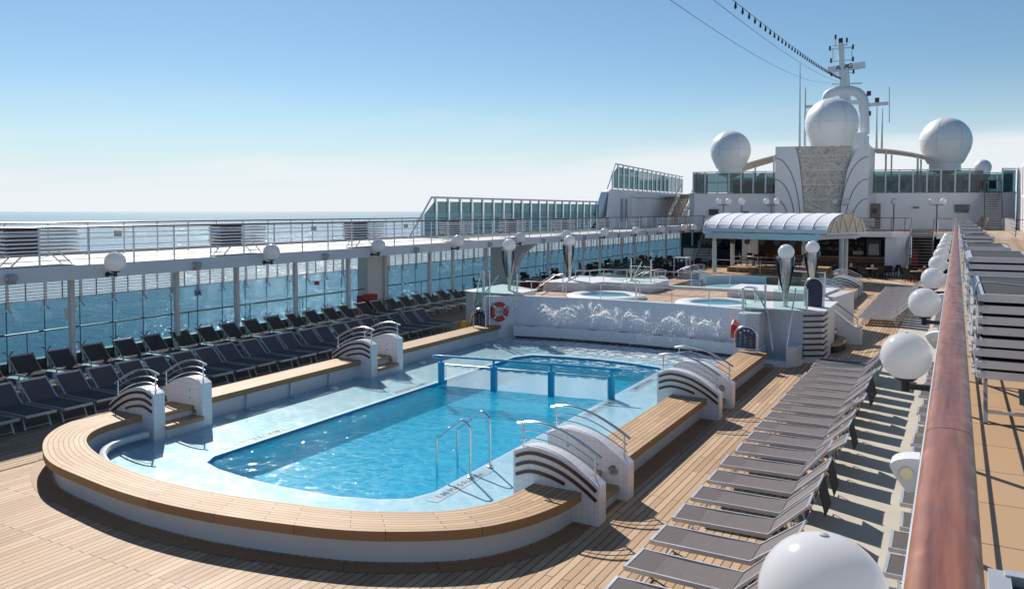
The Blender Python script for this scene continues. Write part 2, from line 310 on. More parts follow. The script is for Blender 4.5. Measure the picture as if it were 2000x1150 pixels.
# water surfaces
def water(name, tint1, tint2, bsc, bstr, caust, foam=None, rough=0.03, fmax=1.0, pat=2.2, patch=False, scat=None):
    m, nt = newmat(name)
    g = N(nt, 'ShaderNodeNewGeometry')
    mpn = N(nt, 'ShaderNodeMapping'); mpn.inputs['Scale'].default_value = (1, 1.5, 1); mpn.inputs['Rotation'].default_value = (0, 0, .5); LK(nt, g, 'Position', mpn, 0)
    n1 = N(nt, 'ShaderNodeTexNoise', i_Scale=bsc, i_Detail=4.0, i_Roughness=0.55, i_Distortion=0.6); LK(nt, mpn, 0, n1, 'Vector')
    bp = N(nt, 'ShaderNodeBump', i_Strength=bstr, i_Distance=0.05); LK(nt, n1, 0, bp, 'Height')
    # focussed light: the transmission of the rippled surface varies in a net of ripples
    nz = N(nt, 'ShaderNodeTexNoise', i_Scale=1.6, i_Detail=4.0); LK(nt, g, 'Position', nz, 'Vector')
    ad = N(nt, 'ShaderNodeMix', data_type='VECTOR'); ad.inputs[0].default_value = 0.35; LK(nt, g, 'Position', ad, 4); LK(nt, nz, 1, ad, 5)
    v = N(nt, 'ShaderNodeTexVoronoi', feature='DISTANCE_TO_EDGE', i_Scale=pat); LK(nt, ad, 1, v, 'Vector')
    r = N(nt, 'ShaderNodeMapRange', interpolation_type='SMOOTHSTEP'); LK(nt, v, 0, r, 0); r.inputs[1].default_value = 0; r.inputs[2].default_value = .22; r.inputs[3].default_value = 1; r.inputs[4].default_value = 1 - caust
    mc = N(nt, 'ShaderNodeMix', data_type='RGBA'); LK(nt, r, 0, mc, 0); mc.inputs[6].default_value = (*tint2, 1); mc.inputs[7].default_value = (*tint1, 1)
    t = N(nt, 'ShaderNodeBsdfTransparent'); LK(nt, mc, 2, t, 0)
    gl = N(nt, 'ShaderNodeBsdfGlossy'); gl.inputs['Roughness'].default_value = rough; LK(nt, bp, 0, gl, 'Normal')
    ge = N(nt, 'ShaderNodeNewGeometry'); io = N(nt, 'ShaderNodeMath', operation='MULTIPLY_ADD', i_1=-0.5781, i_2=1.33); LK(nt, ge, 'Backfacing', io, 0)
    fz = N(nt, 'ShaderNodeFresnel'); LK(nt, io, 0, fz, 'IOR'); LK(nt, bp, 0, fz, 'Normal')
    if patch:   # thin film drying in places: matt sheen where the tiles are barely wet
        pn = N(nt, 'ShaderNodeTexNoise', i_Scale=.55, i_Detail=7.0, i_Roughness=0.6); LK(nt, g, 'Position', pn, 'Vector')
        pr2 = N(nt, 'ShaderNodeMapRange'); LK(nt, pn, 0, pr2, 0); pr2.inputs[1].default_value = .44; pr2.inputs[2].default_value = .60; pr2.inputs[3].default_value = .05; pr2.inputs[4].default_value = .22
        LK(nt, pr2, 0, gl, 'Roughness')
    mn = N(nt, 'ShaderNodeMath', operation='MINIMUM', i_1=fmax); LK(nt, fz, 0, mn, 0)
    x = N(nt, 'ShaderNodeMixShader'); LK(nt, mn, 0, x, 0); LK(nt, t, 0, x, 1); LK(nt, gl, 0, x, 2)
    if scat:      # light scattered back by the water body
        sc_ = N(nt, 'ShaderNodeBsdfDiffuse'); sc_.inputs[0].default_value = (*scat[:3], 1)
        xs_ = N(nt, 'ShaderNodeMixShader', i_0=scat[3]); LK(nt, t, 0, xs_, 1); LK(nt, sc_, 0, xs_, 2); LK(nt, xs_, 0, x, 1)
    last = x
    if foam:   # (y start, y full, amount)
        s = N(nt, 'ShaderNodeSeparateXYZ'); LK(nt, g, 'Position', s, 0)
        yr = N(nt, 'ShaderNodeMapRange'); LK(nt, s, 1, yr, 0); yr.inputs[1].default_value = foam[0]; yr.inputs[2].default_value = foam[1]; yr.inputs[3].default_value = -0.16; yr.inputs[4].default_value = foam[2]
        mq = N(nt, 'ShaderNodeMapping'); mq.inputs['Scale'].default_value = (1, 2.2, 1); LK(nt, g, 'Position', mq, 0)
        fn = N(nt, 'ShaderNodeTexNoise', i_Scale=foam[3], i_Detail=8.0, i_Roughness=0.7, i_Distortion=0.8); LK(nt, mq, 0, fn, 'Vector')
        sm = N(nt, 'ShaderNodeMath', operation='ADD'); LK(nt, fn, 0, sm, 0); LK(nt, yr, 0, sm, 1)
        fr = N(nt, 'ShaderNodeMapRange', interpolation_type='SMOOTHSTEP'); LK(nt, sm, 0, fr, 0); fr.inputs[1].default_value = .55; fr.inputs[2].default_value = .72; fr.inputs[3].default_value = 0; fr.inputs[4].default_value = .85
        df = N(nt, 'ShaderNodeBsdfDiffuse'); df.inputs[0].default_value = (.85, .88, .9, 1)
        x2 = N(nt, 'ShaderNodeMixShader'); LK(nt, fr, 0, x2, 0); LK(nt, last, 0, x2, 1); LK(nt, df, 0, x2, 2); last = x2
    out(nt, last); return m
water('water_deep', (1.0, 1.0, 1.0), (0.45, 0.80, 0.92), 2.6, 1.0, 0.85, foam=(20.6, 25, .13, 3.2), pat=4.5, scat=(.0, .44, .64, .30))
water('water_shallow', (0.90, 0.99, 1.0), (0.70, 0.90, 0.96), 3.5, 0.14, 0.7, foam=(22.5, 26.4, .19, 3.2), pat=3.5, patch=True)
water('water_spa', (0.95, 1, 1), (0.8, 0.95, 0.97), 7, 0.5, 0.6, fmax=.25)
# sea
m, nt = newmat('sea_water'); b = pri(nt, (0.012, 0.075, 0.125), 0.12); b.inputs['IOR'].default_value = 1.33
g_ = N(nt, 'ShaderNodeNewGeometry')
mpa = N(nt, 'ShaderNodeMapping'); mpa.inputs['Scale'].default_value = (1, 1.6, 1); mpa.inputs['Rotation'].default_value = (0, 0, .9); LK(nt, g_, 'Position', mpa, 0)
na = N(nt, 'ShaderNodeTexNoise', i_Scale=0.11, i_Detail=4.0, i_Roughness=0.5); LK(nt, mpa, 0, na, 'Vector')
nb = N(nt, 'ShaderNodeTexNoise', i_Scale=0.9, i_Detail=2.0, i_Roughness=0.5); LK(nt, mpa, 0, nb, 'Vector')
ba = N(nt, 'ShaderNodeBump', i_Strength=0.7, i_Distance=0.8); LK(nt, na, 0, ba, 'Height')
bb = N(nt, 'ShaderNodeBump', i_Strength=1.0, i_Distance=0.22); LK(nt, nb, 0, bb, 'Height'); LK(nt, ba, 0, bb, 'Normal')
vv = N(nt, 'ShaderNodeTexVoronoi', i_Scale=1.15); LK(nt, mpa, 0, vv, 'Vector')
bv = N(nt, 'ShaderNodeBump', i_Strength=1.0, i_Distance=0.10); LK(nt, vv, 0, bv, 'Height'); LK(nt, bb, 0, bv, 'Normal')
LK(nt, bv, 0, b, 'Normal')
nc = N(nt, 'ShaderNodeTexNoise', i_Scale=0.0035, i_Detail=4.0); LK(nt, mpa, 0, nc, 'Vector')
cc = N(nt, 'ShaderNodeMix', data_type='RGBA'); LK(nt, nc, 0, cc, 0); cc.inputs[6].default_value = (0.014, 0.11, 0.18, 1); cc.inputs[7].default_value = (0.025, 0.155, 0.25, 1)
LK(nt, cc, 2, b, 'Base Color'); out(nt, b)

# ------------------------------------------------------------------ mesh builder
class MB:
    def __init__(s): s.v = []; s.f = []; s.uv = {}; s.flat = False
    def add(s, vs, fs, uvs=None):
        o = len(s.v); s.v += [tuple(p) for p in vs]
        for i, f in enumerate(fs):
            if uvs: s.uv[len(s.f)] = uvs[i]
            s.f.append([o + k for k in f])
        return s
    def box(s, x0, x1, y0, y1, z0, z1):
        vs = [(x, y, z) for z in (z0, z1) for y in (y0, y1) for x in (x0, x1)]
        return s.add(vs, [(0, 2, 3, 1), (4, 5, 7, 6), (0, 1, 5, 4), (2, 6, 7, 3), (0, 4, 6, 2), (1, 3, 7, 5)])
    def obox(s, c, d, L, w, h):   # oriented box: centre, direction, length, width, height
        d = Vector(d).normalized(); up = Vector((0, 0, 1))
        if abs(d.z) > .95: up = Vector((1, 0, 0))
        r = d.cross(up).normalized(); u = r.cross(d)
        c = Vector(c); vs = []
        for a in (-1, 1):
            for b_ in (-1, 1):
                for e in (-1, 1): vs.append(c + d * (L / 2 * a) + r * (w / 2 * b_) + u * (h / 2 * e))
        return s.add(vs, [(0, 1, 3, 2), (4, 6, 7, 5), (0, 4, 5, 1), (2, 3, 7, 6), (0, 2, 6, 4), (1, 5, 7, 3)])
    def bar(s, a, b, w, h=None):
        a = Vector(a); b = Vector(b); return s.obox((a + b) / 2, b - a, (b - a).length, w, h or w)
    def tube(s, path, r, n=8, closed=False, cap=True):
        P = [Vector(p) for p in path]; m = len(P); rings = []
        prev = None
        for i, p in enumerate(P):
            if closed: t = (P[(i + 1) % m] - P[i - 1])
            else: t = P[min(i + 1, m - 1)] - P[max(i - 1, 0)]
            t.normalize()
            if prev is None:
                ref = Vector((0, 0, 1)) if abs(t.z) < .9 else Vector((1, 0, 0))
                u = t.cross(ref).normalized()
            else:
                u = (prev - t * prev.dot(t)).normalized()
            prev = u; w = t.cross(u)
            rr = r[i] if isinstance(r, (list, tuple)) else r
            rings.append([p + u * (rr * cos(2 * pi * k / n)) + w * (rr * sin(2 * pi * k / n)) for k in range(n)])
        vs = [q for ring in rings for q in ring]; fs = []
        for i in range(m if closed else m - 1):
            j = (i + 1) % m
            for k in range(n):
                fs.append((i * n + k, i * n + (k + 1) % n, j * n + (k + 1) % n, j * n + k))
        if cap and not closed:
            fs.append(tuple(range(n))[::-1]); fs.append(tuple((m - 1) * n + k for k in range(n)))
        return s.add(vs, fs)
    def lathe(s, c, prof, n=24):  # prof: (radius, z) bottom to top
        vs = []; fs = []
        for (r, z) in prof:
            for k in range(n): vs.append((c[0] + r * cos(2 * pi * k / n), c[1] + r * sin(2 * pi * k / n), c[2] + z))
        for i in range(len(prof) - 1):
            for k in range(n): fs.append((i * n + k, i * n + (k + 1) % n, (i + 1) * n + (k + 1) % n, (i + 1) * n + k))
        if prof[0][0] > 1e-4: fs.append(tuple(range(n))[::-1])
        if prof[-1][0] > 1e-4: fs.append(tuple((len(prof) - 1) * n + k for k in range(n)))
        return s.add(vs, fs)
    def sphere(s, c, r, n=24, m=14, sz=1.0):
        return s.lathe(c, [(r * sin(pi * i / m) + 1e-5, -r * cos(pi * i / m) * sz) for i in range(m + 1)], n)
    def prism(s, poly, z0, z1):   # vertical extrusion of an xy polygon (any winding)
        n = len(poly); A = sum(poly[i][0] * poly[(i + 1) % n][1] - poly[(i + 1) % n][0] * poly[i][1] for i in range(n))
        if A < 0: poly = poly[::-1]
        vs = [(x, y, z0) for x, y in poly] + [(x, y, z1) for x, y in poly]
        fs = [(i, (i + 1) % n, n + (i + 1) % n, n + i) for i in range(n)]
        tri = tessellate_polygon([[Vector((x, y, 0)) for x, y in poly]])
        for t in tri:
            a, b, c = t
            ar = (poly[b][0] - poly[a][0]) * (poly[c][1] - poly[a][1]) - (poly[c][0] - poly[a][0]) * (poly[b][1] - poly[a][1])
            if ar < 0: t = (a, c, b)
            fs.append(tuple(n + k for k in t)); fs.append(tuple(t)[::-1])
        return s.add(vs, fs)
    def slab(s, poly3, off):      # planar polygon in 3D given thickness vector
        n = len(poly3); off = Vector(off); P = [Vector(p) for p in poly3]
        vs = P + [p + off for p in P]
        fs = [(i, (i + 1) % n, n + (i + 1) % n, n + i) for i in range(n)]
        for t in tessellate_polygon([P]):
            fs.append(tuple(t)); fs.append(tuple(n + k for k in t)[::-1])
        return s.add(vs, fs)
    def sheet(s, loops, z):       # flat sheet with holes
        s.flat = True
        L = [[Vector((x, y, 0)) for x, y in lp] for lp in loops]; flat = [p for lp in L for p in lp]
        fs = []
        for t in tessellate_polygon(L):
            a, b, c = [flat[k] for k in t]
            if (b - a).cross(c - a).z < 0: t = (t[0], t[2], t[1])
            fs.append(tuple(t))
        return s.add([(p.x, p.y, z) for p in flat], fs)
OFF = {}
def tag(o, label=None, cat=None, group=None, kind=None):
    if label: o['label'] = label
    if cat: o['category'] = cat
    if group: o['group'] = group
    if kind: o['kind'] = kind
    return o
def obj(name, mb, mat, parent=None, smooth=False, label=None):
    off = OFF.get(parent.name, Vector((0, 0, 0))) if parent else Vector((0, 0, 0))
    me = bpy.data.meshes.new(name)
    me.from_pydata([tuple(Vector(p) - off) for p in mb.v], [], mb.f)
    if mb.uv:
        ul = me.uv_layers.new(name='UVMap')
        for fi, uvs in mb.uv.items():
            for li, uv in zip(me.polygons[fi].loop_indices, uvs): ul.data[li].uv = uv
    me.materials.append(MATS[mat])
    if not mb.uv and not mb.flat:
        bm = bmesh.new(); bm.from_mesh(me); bmesh.ops.recalc_face_normals(bm, faces=bm.faces); bm.to_mesh(me); bm.free()
    if smooth:
        for p in me.polygons: p.use_smooth = True
        try: me.set_sharp_from_angle(angle=radians(40))
        except Exception: pass
    o = bpy.data.objects.new(name, me); COL.objects.link(o)
    if parent: o.parent = parent
    OFF[o.name] = off
    if label: o['label'] = label
    return o
def thing(name, label, cat, loc=(0, 0, 0), group=None):
    o = bpy.data.objects.new(name, None); COL.objects.link(o); o.location = loc
    OFF[o.name] = Vector(loc); o.empty_display_size = .2
    return tag(o, label, cat, group)
def solo(name, mb, mat, label, cat, group=None, smooth=False):
    return tag(obj(name, mb, mat, None, smooth), label, cat, group)
def struct(name, mb, mat, smooth=False):
    return tag(obj(name, mb, mat, None, smooth), kind='structure')
def dup(root, loc, rz=0, label=None, group=None, scale=None):
    r = root.copy(); COL.objects.link(r); r.location = loc; r.rotation_euler = (0, 0, rz)
    if label: r['label'] = label
    if group: r['group'] = group
    if scale: r.scale = scale
    for ch in list(root.children):
        c = ch.copy(); COL.objects.link(c); c.parent = r
        for g in list(ch.children):
            d = g.copy(); COL.objects.link(d); d.parent = c
    return r
ONES = ['', 'first', 'second', 'third', 'fourth', 'fifth', 'sixth', 'seventh', 'eighth', 'ninth', 'tenth', 'eleventh', 'twelfth', 'thirteenth', 'fourteenth', 'fifteenth', 'sixteenth', 'seventeenth', 'eighteenth', 'nineteenth', 'twentieth']
def nth(n):
    if n <= 20: return ONES[n]
    if n == 30: return 'thirtieth'
    if n < 30: return 'twenty-' + ONES[n - 20]
    return 'thirty-' + ONES[n - 30]
def arc(p0, p1, rise, n=14, ex=1.0):
    """arched path between two points, rise above the chord"""
    p0 = Vector(p0); p1 = Vector(p1)
    return [p0.lerp(p1, i / n) + Vector((0, 0, rise * (1 - abs(2 * i / n - 1) ** 2 * 1.0))) for i in range(n + 1)]
def smoothpath(pts, n=6):
    P = [Vector(p) for p in pts]; o = []
    for i in range(len(P) - 1):
        a = P[max(i - 1, 0)]; b = P[i]; c = P[i + 1]; d = P[min(i + 2, len(P) - 1)]
        for k in range(n):
            t = k / n
            o.append(.5 * ((2 * b) + (c - a) * t + (2 * a - 5 * b + 4 * c - d) * t * t + (3 * b - a - 3 * c + d) * t ** 3))
    o.append(P[-1]); return o

# ------------------------------------------------------------------ sea, decks
mb = MB(); mb.add([(-90000, -20000, -26), (60000, -20000, -26), (60000, 110000, -26), (-90000, 110000, -26)], [(0, 1, 2, 3)])
struct('sea', mb, 'sea_water')

# pool outlines (world xy)
OUT_PTS = [(-5.05, 25.5), (-5.05, 22), (-5.05, 13.5), (-5.05, 12.1), (-5.05, 11.3), (-5.12, 10.6), (-5.4, 9.8), (-5.95, 9.1), (-7.1, 8.42), (-8.4, 8.05), (-9.8, 7.82), (-11.2, 7.78), (-12.6, 7.92), (-13.9, 8.15), (-15.0, 8.68), (-15.7, 9.25), (-16.1, 9.85), (-16.25, 10.5), (-16.2, 11.2), (-16.2, 12.2), (-16.2, 14), (-16.2, 22), (-16.2, 27)]
IN_PTS = [(-5.9, 25.5), (-5.9, 22), (-5.9, 13.5), (-5.9, 12.1), (-5.9, 11.2), (-5.95, 10.6), (-6.1, 10.1), (-6.55, 9.55), (-7.6, 9.0), (-8.8, 8.7), (-10.0, 8.5), (-11.3, 8.45), (-12.5, 8.58), (-13.6, 8.85), (-14.45, 9.2), (-14.95, 9.6), (-15.2, 10.05), (-15.3, 10.6), (-15.33, 11.2), (-15.33, 12.2), (-15.33, 14), (-15.33, 22), (-15.33, 27)]
def dense(pts, n=6): return [(p.x, p.y) for p in smoothpath([(x, y, 0) for x, y in pts], n)]
OUTL, INL = dense(OUT_PTS), dense(IN_PTS)
def offs(lp, d):      # offset towards the left of travel (travel is clockwise from the right side, so left = outside)
    o = []
    for i in range(len(lp)):
        a = Vector(lp[max(i - 1, 0)]); b = Vector(lp[min(i + 1, len(lp) - 1)]); t = (b - a).normalized()
        o.append((lp[i][0] - t.y * d * -1, lp[i][1] + t.x * d * -1))
    return o
# travel goes -y on the right side: left-of-travel normal is (+x); formula above gives (t.y*d, -t.x*d): right side t=(0,-1) -> (-d, 0)
BASE_OUT = offs(OUTL, 0.16); BASE_IN = offs(INL, -0.10)
island_hole = BASE_OUT + [(-16.36 + .16, 27.0), (-4.9, 27.0), (-4.9, 25.5)]
HOLE = BASE_OUT + [(-15.6, 27.2), (-5.6, 27.2)]
P2 = [(-10.5 + 4.6 * cos(a) * (1 if abs(cos(a)) < .8 else 1.0), 47.5 + 9.6 * sin(a)) for a in [2 * pi * k / 48 for k in range(48)]]
P2 = [(-10.5 + 5.2 * math.copysign(abs(cos(a)) ** .6, cos(a)), 46.6 + 9.2 * math.copysign(abs(sin(a)) ** .6, sin(a))) for a in [2 * pi * k / 60 for k in range(60)]]
deck = [(-26.4, -12), (-1.98, -12), (-1.98, 98), (-26.4, 98)]
mb = MB().sheet([[(-22.7, -12), (-1.98, -12), (-1.98, 57.2), (-3.6, 61), (-5.2, 63.2), (-7.0, 64.8), (-7, 98), (-22.7, 98)], HOLE, P2], 0)
struct('deck', mb, 'teak_deck')
mb = MB().sheet([[(-1.98, -12), (6, -12), (6, 60), (-1.98, 56.9)]], 0.0); struct('cream_deck', mb, 'cream_deck')
mb = MB().sheet([[(-1.98, 56.9), (6, 60), (6, 98), (-7, 98), (-7, 64.8), (-5.2, 63.2), (-3.6, 61), (-1.98, 57.2)]], -0.001); struct('teak_floor', mb, 'teak_deck')
band = [(-1.98, 57.2), (-3.6, 61), (-5.2, 63.2), (-7.0, 64.8)]
mb = MB().sheet([band + [(x - .1, y - 1.0) for x, y in band[::-1]]], 0.008); struct('cream_path', mb, 'cream_deck')
mb = MB().sheet([[(-25.3, -12), (-22.7, -12), (-22.7, 98), (-25.3, 98)]], 0.0); struct('side_deck', mb, 'grey_deck')
# hull below the deck edge so the ship has a body
mb = MB().box(-25.6, -25.1, -12, 100, -26, 0.0); struct('hull', mb, 'white_wall')

# ---- pool basin
BX0, BX1 = -13.05, -7.97
POOL = [(-13.05, 23.6)] + [(-13.05, 11.0)] + [(-12.85, 10.65)] + [(-12.3, 10.48), (-11.4, 10.38), (-10.5, 10.36), (-9.4, 10.45), (-8.6, 10.7), (-8.15, 11.0), (-7.97, 11.5), (-7.97, 24.0)] + [(-8.15, 24.25), (-9.2, 24.5), (-10.4, 24.62), (-11.6, 24.5), (-12.7, 24.25)]
def basin(name, lp, zt, zb, zw, mtile, mwater, lip='pool_paint', root=None):
    n = len(lp)
    w = MB().add([(x, y, zt) for x, y in lp] + [(x, y, zt - .2) for x, y in lp], [(i, (i + 1) % n, n + (i + 1) % n, n + i) for i in range(n)])
    obj('pool_lip', w, lip, root)
    w = MB().add([(x, y, zt - .2) for x, y in lp] + [(x, y, zb) for x, y in lp], [(i, (i + 1) % n, n + (i + 1) % n, n + i) for i in range(n)])
    obj('basin_wall', w, mtile, root)
    obj('basin_floor', MB().sheet([lp], zb), mtile, root)
pool = thing('swimming_pool', 'large tiled swimming pool with a blue deep basin and shallow tiled margin', 'swimming pool', (-10.5, 17, -1.7))
basin('b', POOL, -0.055, -0.58, -.12, 'pool_tile', 'water_deep', root=pool)
SH = offs(INL, -0.1)
SHL = [(-5.6, 27.2)] + BASE_OUT[:0] + [(x, y) for x, y in SH] + [(-15.4, 27.2)]
obj('shallow_floor', MB().sheet([SHL, POOL], -0.055), 'shallow_tile', pool)
tag(obj('pool_water', MB().sheet([POOL], -0.13), 'water_deep'), kind='structure')
tag(obj('shallow_water', MB().sheet([SHL, POOL], -0.005), 'water_shallow'), kind='structure')
# overflow gutters on the left pool edge
gm = MB()
for y0, y1 in ((11.2, 15.0), (15.2, 18.6)):
    gm.box(-13.05, -13.02, y0, y1, -0.135, -0.11)
obj('grate', gm, 'brushed_steel', pool)
# depth markers with text
def text_mesh(body, size, loc, rot, mat, name, parent=None, extrude=0.002, align='CENTER'):
    cu = bpy.data.curves.new(name, 'FONT'); cu.body = body; cu.size = size; cu.extrude = extrude
    cu.align_x = align; cu.align_y = 'CENTER'; cu.resolution_u = 2
    t = bpy.data.objects.new(name, cu); COL.objects.link(t)
    bpy.context.view_layer.update()
    dg = bpy.context.evaluated_depsgraph_get()
    me = bpy.data.meshes.new_from_object(t.evaluated_get(dg))
    bpy.data.objects.remove(t); bpy.data.curves.remove(cu)
    me.materials.clear(); me.materials.append(MATS[mat])
    off = OFF.get(parent.name, Vector((0, 0, 0))) if parent else Vector((0, 0, 0))
    M = Matrix.Translation(Vector(loc) - off) @ rot.to_matrix().to_4x4()
    me.transform(M)
    o = bpy.data.objects.new(name, me); COL.objects.link(o)
    if parent: o.parent = parent
    OFF[o.name] = off; return o
from mathutils import Euler
for i, (x, y) in enumerate(((-7.74, 12.0), (-7.74, 18.4), (-7.74, 21.6), (-13.3, 12.4), (-13.3, 18.0))):
    mk = obj('depth_marker', MB().box(x - .12, x + .12, y - .95, y + .95, -0.055, -0.0485), 'marker_grey', pool)
    text_mesh('1.80 M / 5 Ft.-10 In.', .19, (x, y, -0.046), Euler((0, 0, pi / 2 if x > -10 else -pi / 2)), 'marker_text', 'depth_text', mk)
for y in (13.2, 16.8, 21.0, 25.0):
    obj('inlet_cap', MB().lathe((-15.05, y, 0), [(.13, -.05), (.13, .03), (.07, .05), (0.001, .055)], 16), 'white_paint', pool, True)

# ---- pool-side bench: pieces
def strip(lpO, lpI, z, th_, mat_top, root, name='seat_top'):
    """curved plank top with uv, plus both edges"""
    n = len(lpO); d = [0]
    for i in range(1, n): d.append(d[-1] + ((lpO[i][0] - lpO[i - 1][0]) ** 2 + (lpO[i][1] - lpO[i - 1][1]) ** 2) ** .5)
    top = MB(); W = .85
    for i in range(n - 1):
        a, b, c, e = lpO[i], lpO[i + 1], lpI[i + 1], lpI[i]
        top.add([(*a, z), (*b, z), (*c, z), (*e, z)], [(0, 1, 2, 3)], [[(d[i], 0.003), (d[i + 1], 0.003), (d[i + 1], W), (d[i], W)]])
    o = obj(name, top, mat_top, root)
    ed = MB()
    for lp, sg in ((lpO, 1), (lpI, -1)):
        for i in range(n - 1):
            ed.add([(*lp[i], z - .001), (*lp[i + 1], z - .001), (*lp[i + 1], z - th_), (*lp[i], z - th_)], [(0, 1, 2, 3)], [[(d[i], .3), (d[i + 1], .3), (d[i + 1], .15), (d[i], .15)]])
    for k in (0, n - 1):
        ed.add([(*lpO[k], z - .001), (*lpI[k], z - .001), (*lpI[k], z - th_), (*lpO[k], z - th_)], [(0, 1, 2, 3)], [[(0.2, .3), (1, .3), (1, .15), (0.2, .15)]])
    for i in range(n - 1):
        a, b, c, e = lpO[i], lpO[i + 1], lpI[i + 1], lpI[i]
        ed.add([(*a, z - th_), (*b, z - th_), (*c, z - th_), (*e, z - th_)], [(3, 2, 1, 0)], [[(0.2, .2)] * 4])
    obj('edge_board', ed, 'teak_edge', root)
def rangecut(y_lo, y_hi, side):
    """indices of OUTL within a straight side"""
    return
def seg(yA, yB, right):
    xo, xi = (-5.05, -5.9) if right else (-16.2, -15.33)
    ys = [yA + (yB - yA) * k / 8 for k in range(9)]
    return [(xo, y) for y in ys], [(xi, y) for y in ys]
def bench(label, lo, li, base=True):
    cx = sum(p[0] for p in lo) / len(lo); cy = sum(p[1] for p in lo) / len(lo)
    r = thing('bench', label, 'bench', (cx, cy, 0), 'teak benches round the big pool')
    strip(lo, li, .5, .14, 'teak_bench', r)
    right = lo[0][0] > -10
    o2, i2 = offs(lo, .16), offs(li, -.10)
    if lo[0][0] < -10 and lo[-1][0] < -10:
        o2 = [(x + .16, y) for x, y in lo]; i2 = [(x - .10, y) for x, y in li]
    elif lo[0][0] > -10 and lo[-1][0] > -10:
        o2 = [(x - .16, y) for x, y in lo]; i2 = [(x + .10, y) for x, y in li]
    poly = o2 + i2[::-1]
    n = len(poly)
    b_ = MB().add([(x, y, -.06) for x, y in poly] + [(x, y, .362) for x, y in poly], [(i, (i + 1) % n, n + (i + 1) % n, n + i) for i in range(n)])
    obj('base_wall', b_, 'white_paint', r)
    return r
i0 = next(i for i, p in enumerate(OUTL) if p[0] > -10 and p[1] < 11.45)
i1 = max(i for i, p in enumerate(OUTL) if p[0] < -10 and p[1] < 11.1)
lo, li = OUTL[i0:i1 + 1], INL[i0:i1 + 1]
cb = bench('wide curved teak bench wrapping the near end of the pool', lo, li)
bench('straight teak bench on the right pool side between the two arched bridges', *seg(18.6, 12.85, True))
bench('straight teak bench on the right pool side running to the shower wall', *seg(25.6, 20.1, True))
bench('straight teak bench on the left pool side between the two arched bridges', *seg(12.55, 18.5, False))
wb = bench('teak bench on the left pool side, its far end dark and wet from spray', *seg(19.8, 26.6, False))
mo = offs(BASE_OUT, .001); mo2 = [(a[0] + (a[0] - b[0]) / max(1e-6, ((a[0] - b[0]) ** 2 + (a[1] - b[1]) ** 2) ** .5) * .2, a[1] + (a[1] - b[1]) / max(1e-6, ((a[0] - b[0]) ** 2 + (a[1] - b[1]) ** 2) ** .5) * .2) for a, b in zip(OUTL, INL)]
mi2 = [(a[0] * .85 + b[0] * .15, a[1] * .85 + b[1] * .15) for a, b in zip(OUTL, INL)]
mm_b = MB(); dd = 0
for i in range(len(mo2) - 1):
    d2 = dd + ((mo2[i + 1][0] - mo2[i][0]) ** 2 + (mo2[i + 1][1] - mo2[i][1]) ** 2) ** .5
    mm_b.add([(*mi2[i], .006), (*mi2[i + 1], .006), (*mo2[i + 1], .006), (*mo2[i], .006)], [(0, 1, 2, 3)], [[(dd, .3), (d2, .3), (d2, .02), (dd, .02)]])
    dd = d2
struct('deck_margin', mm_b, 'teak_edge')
# ribs under left benches
rb = MB()
for y in (14.0, 15.5, 17.0): rb.bar((-15.4, y, 0), (-15.35, y, .36), .06); rb.box(-15.42, -15.2, y - .05, y + .05, -.05, 0.03)
solo('base_ribs', rb, 'white_paint', 'small white ribs on the pool wall under the left bench', 'ribs')
# white gutter ledge inside the left curve
gp = [(-15.05, 10.95, .13), (-15.05, 10.4, .13), (-14.9, 9.95, .13), (-14.5, 9.55, .13), (-13.9, 9.25, .13)]
solo('pool_cover_roller', MB().tube(smoothpath(gp, 5), .075, 8), 'white_paint', 'white rounded ledge under the left curve of the near bench', 'ledge', smooth=True)

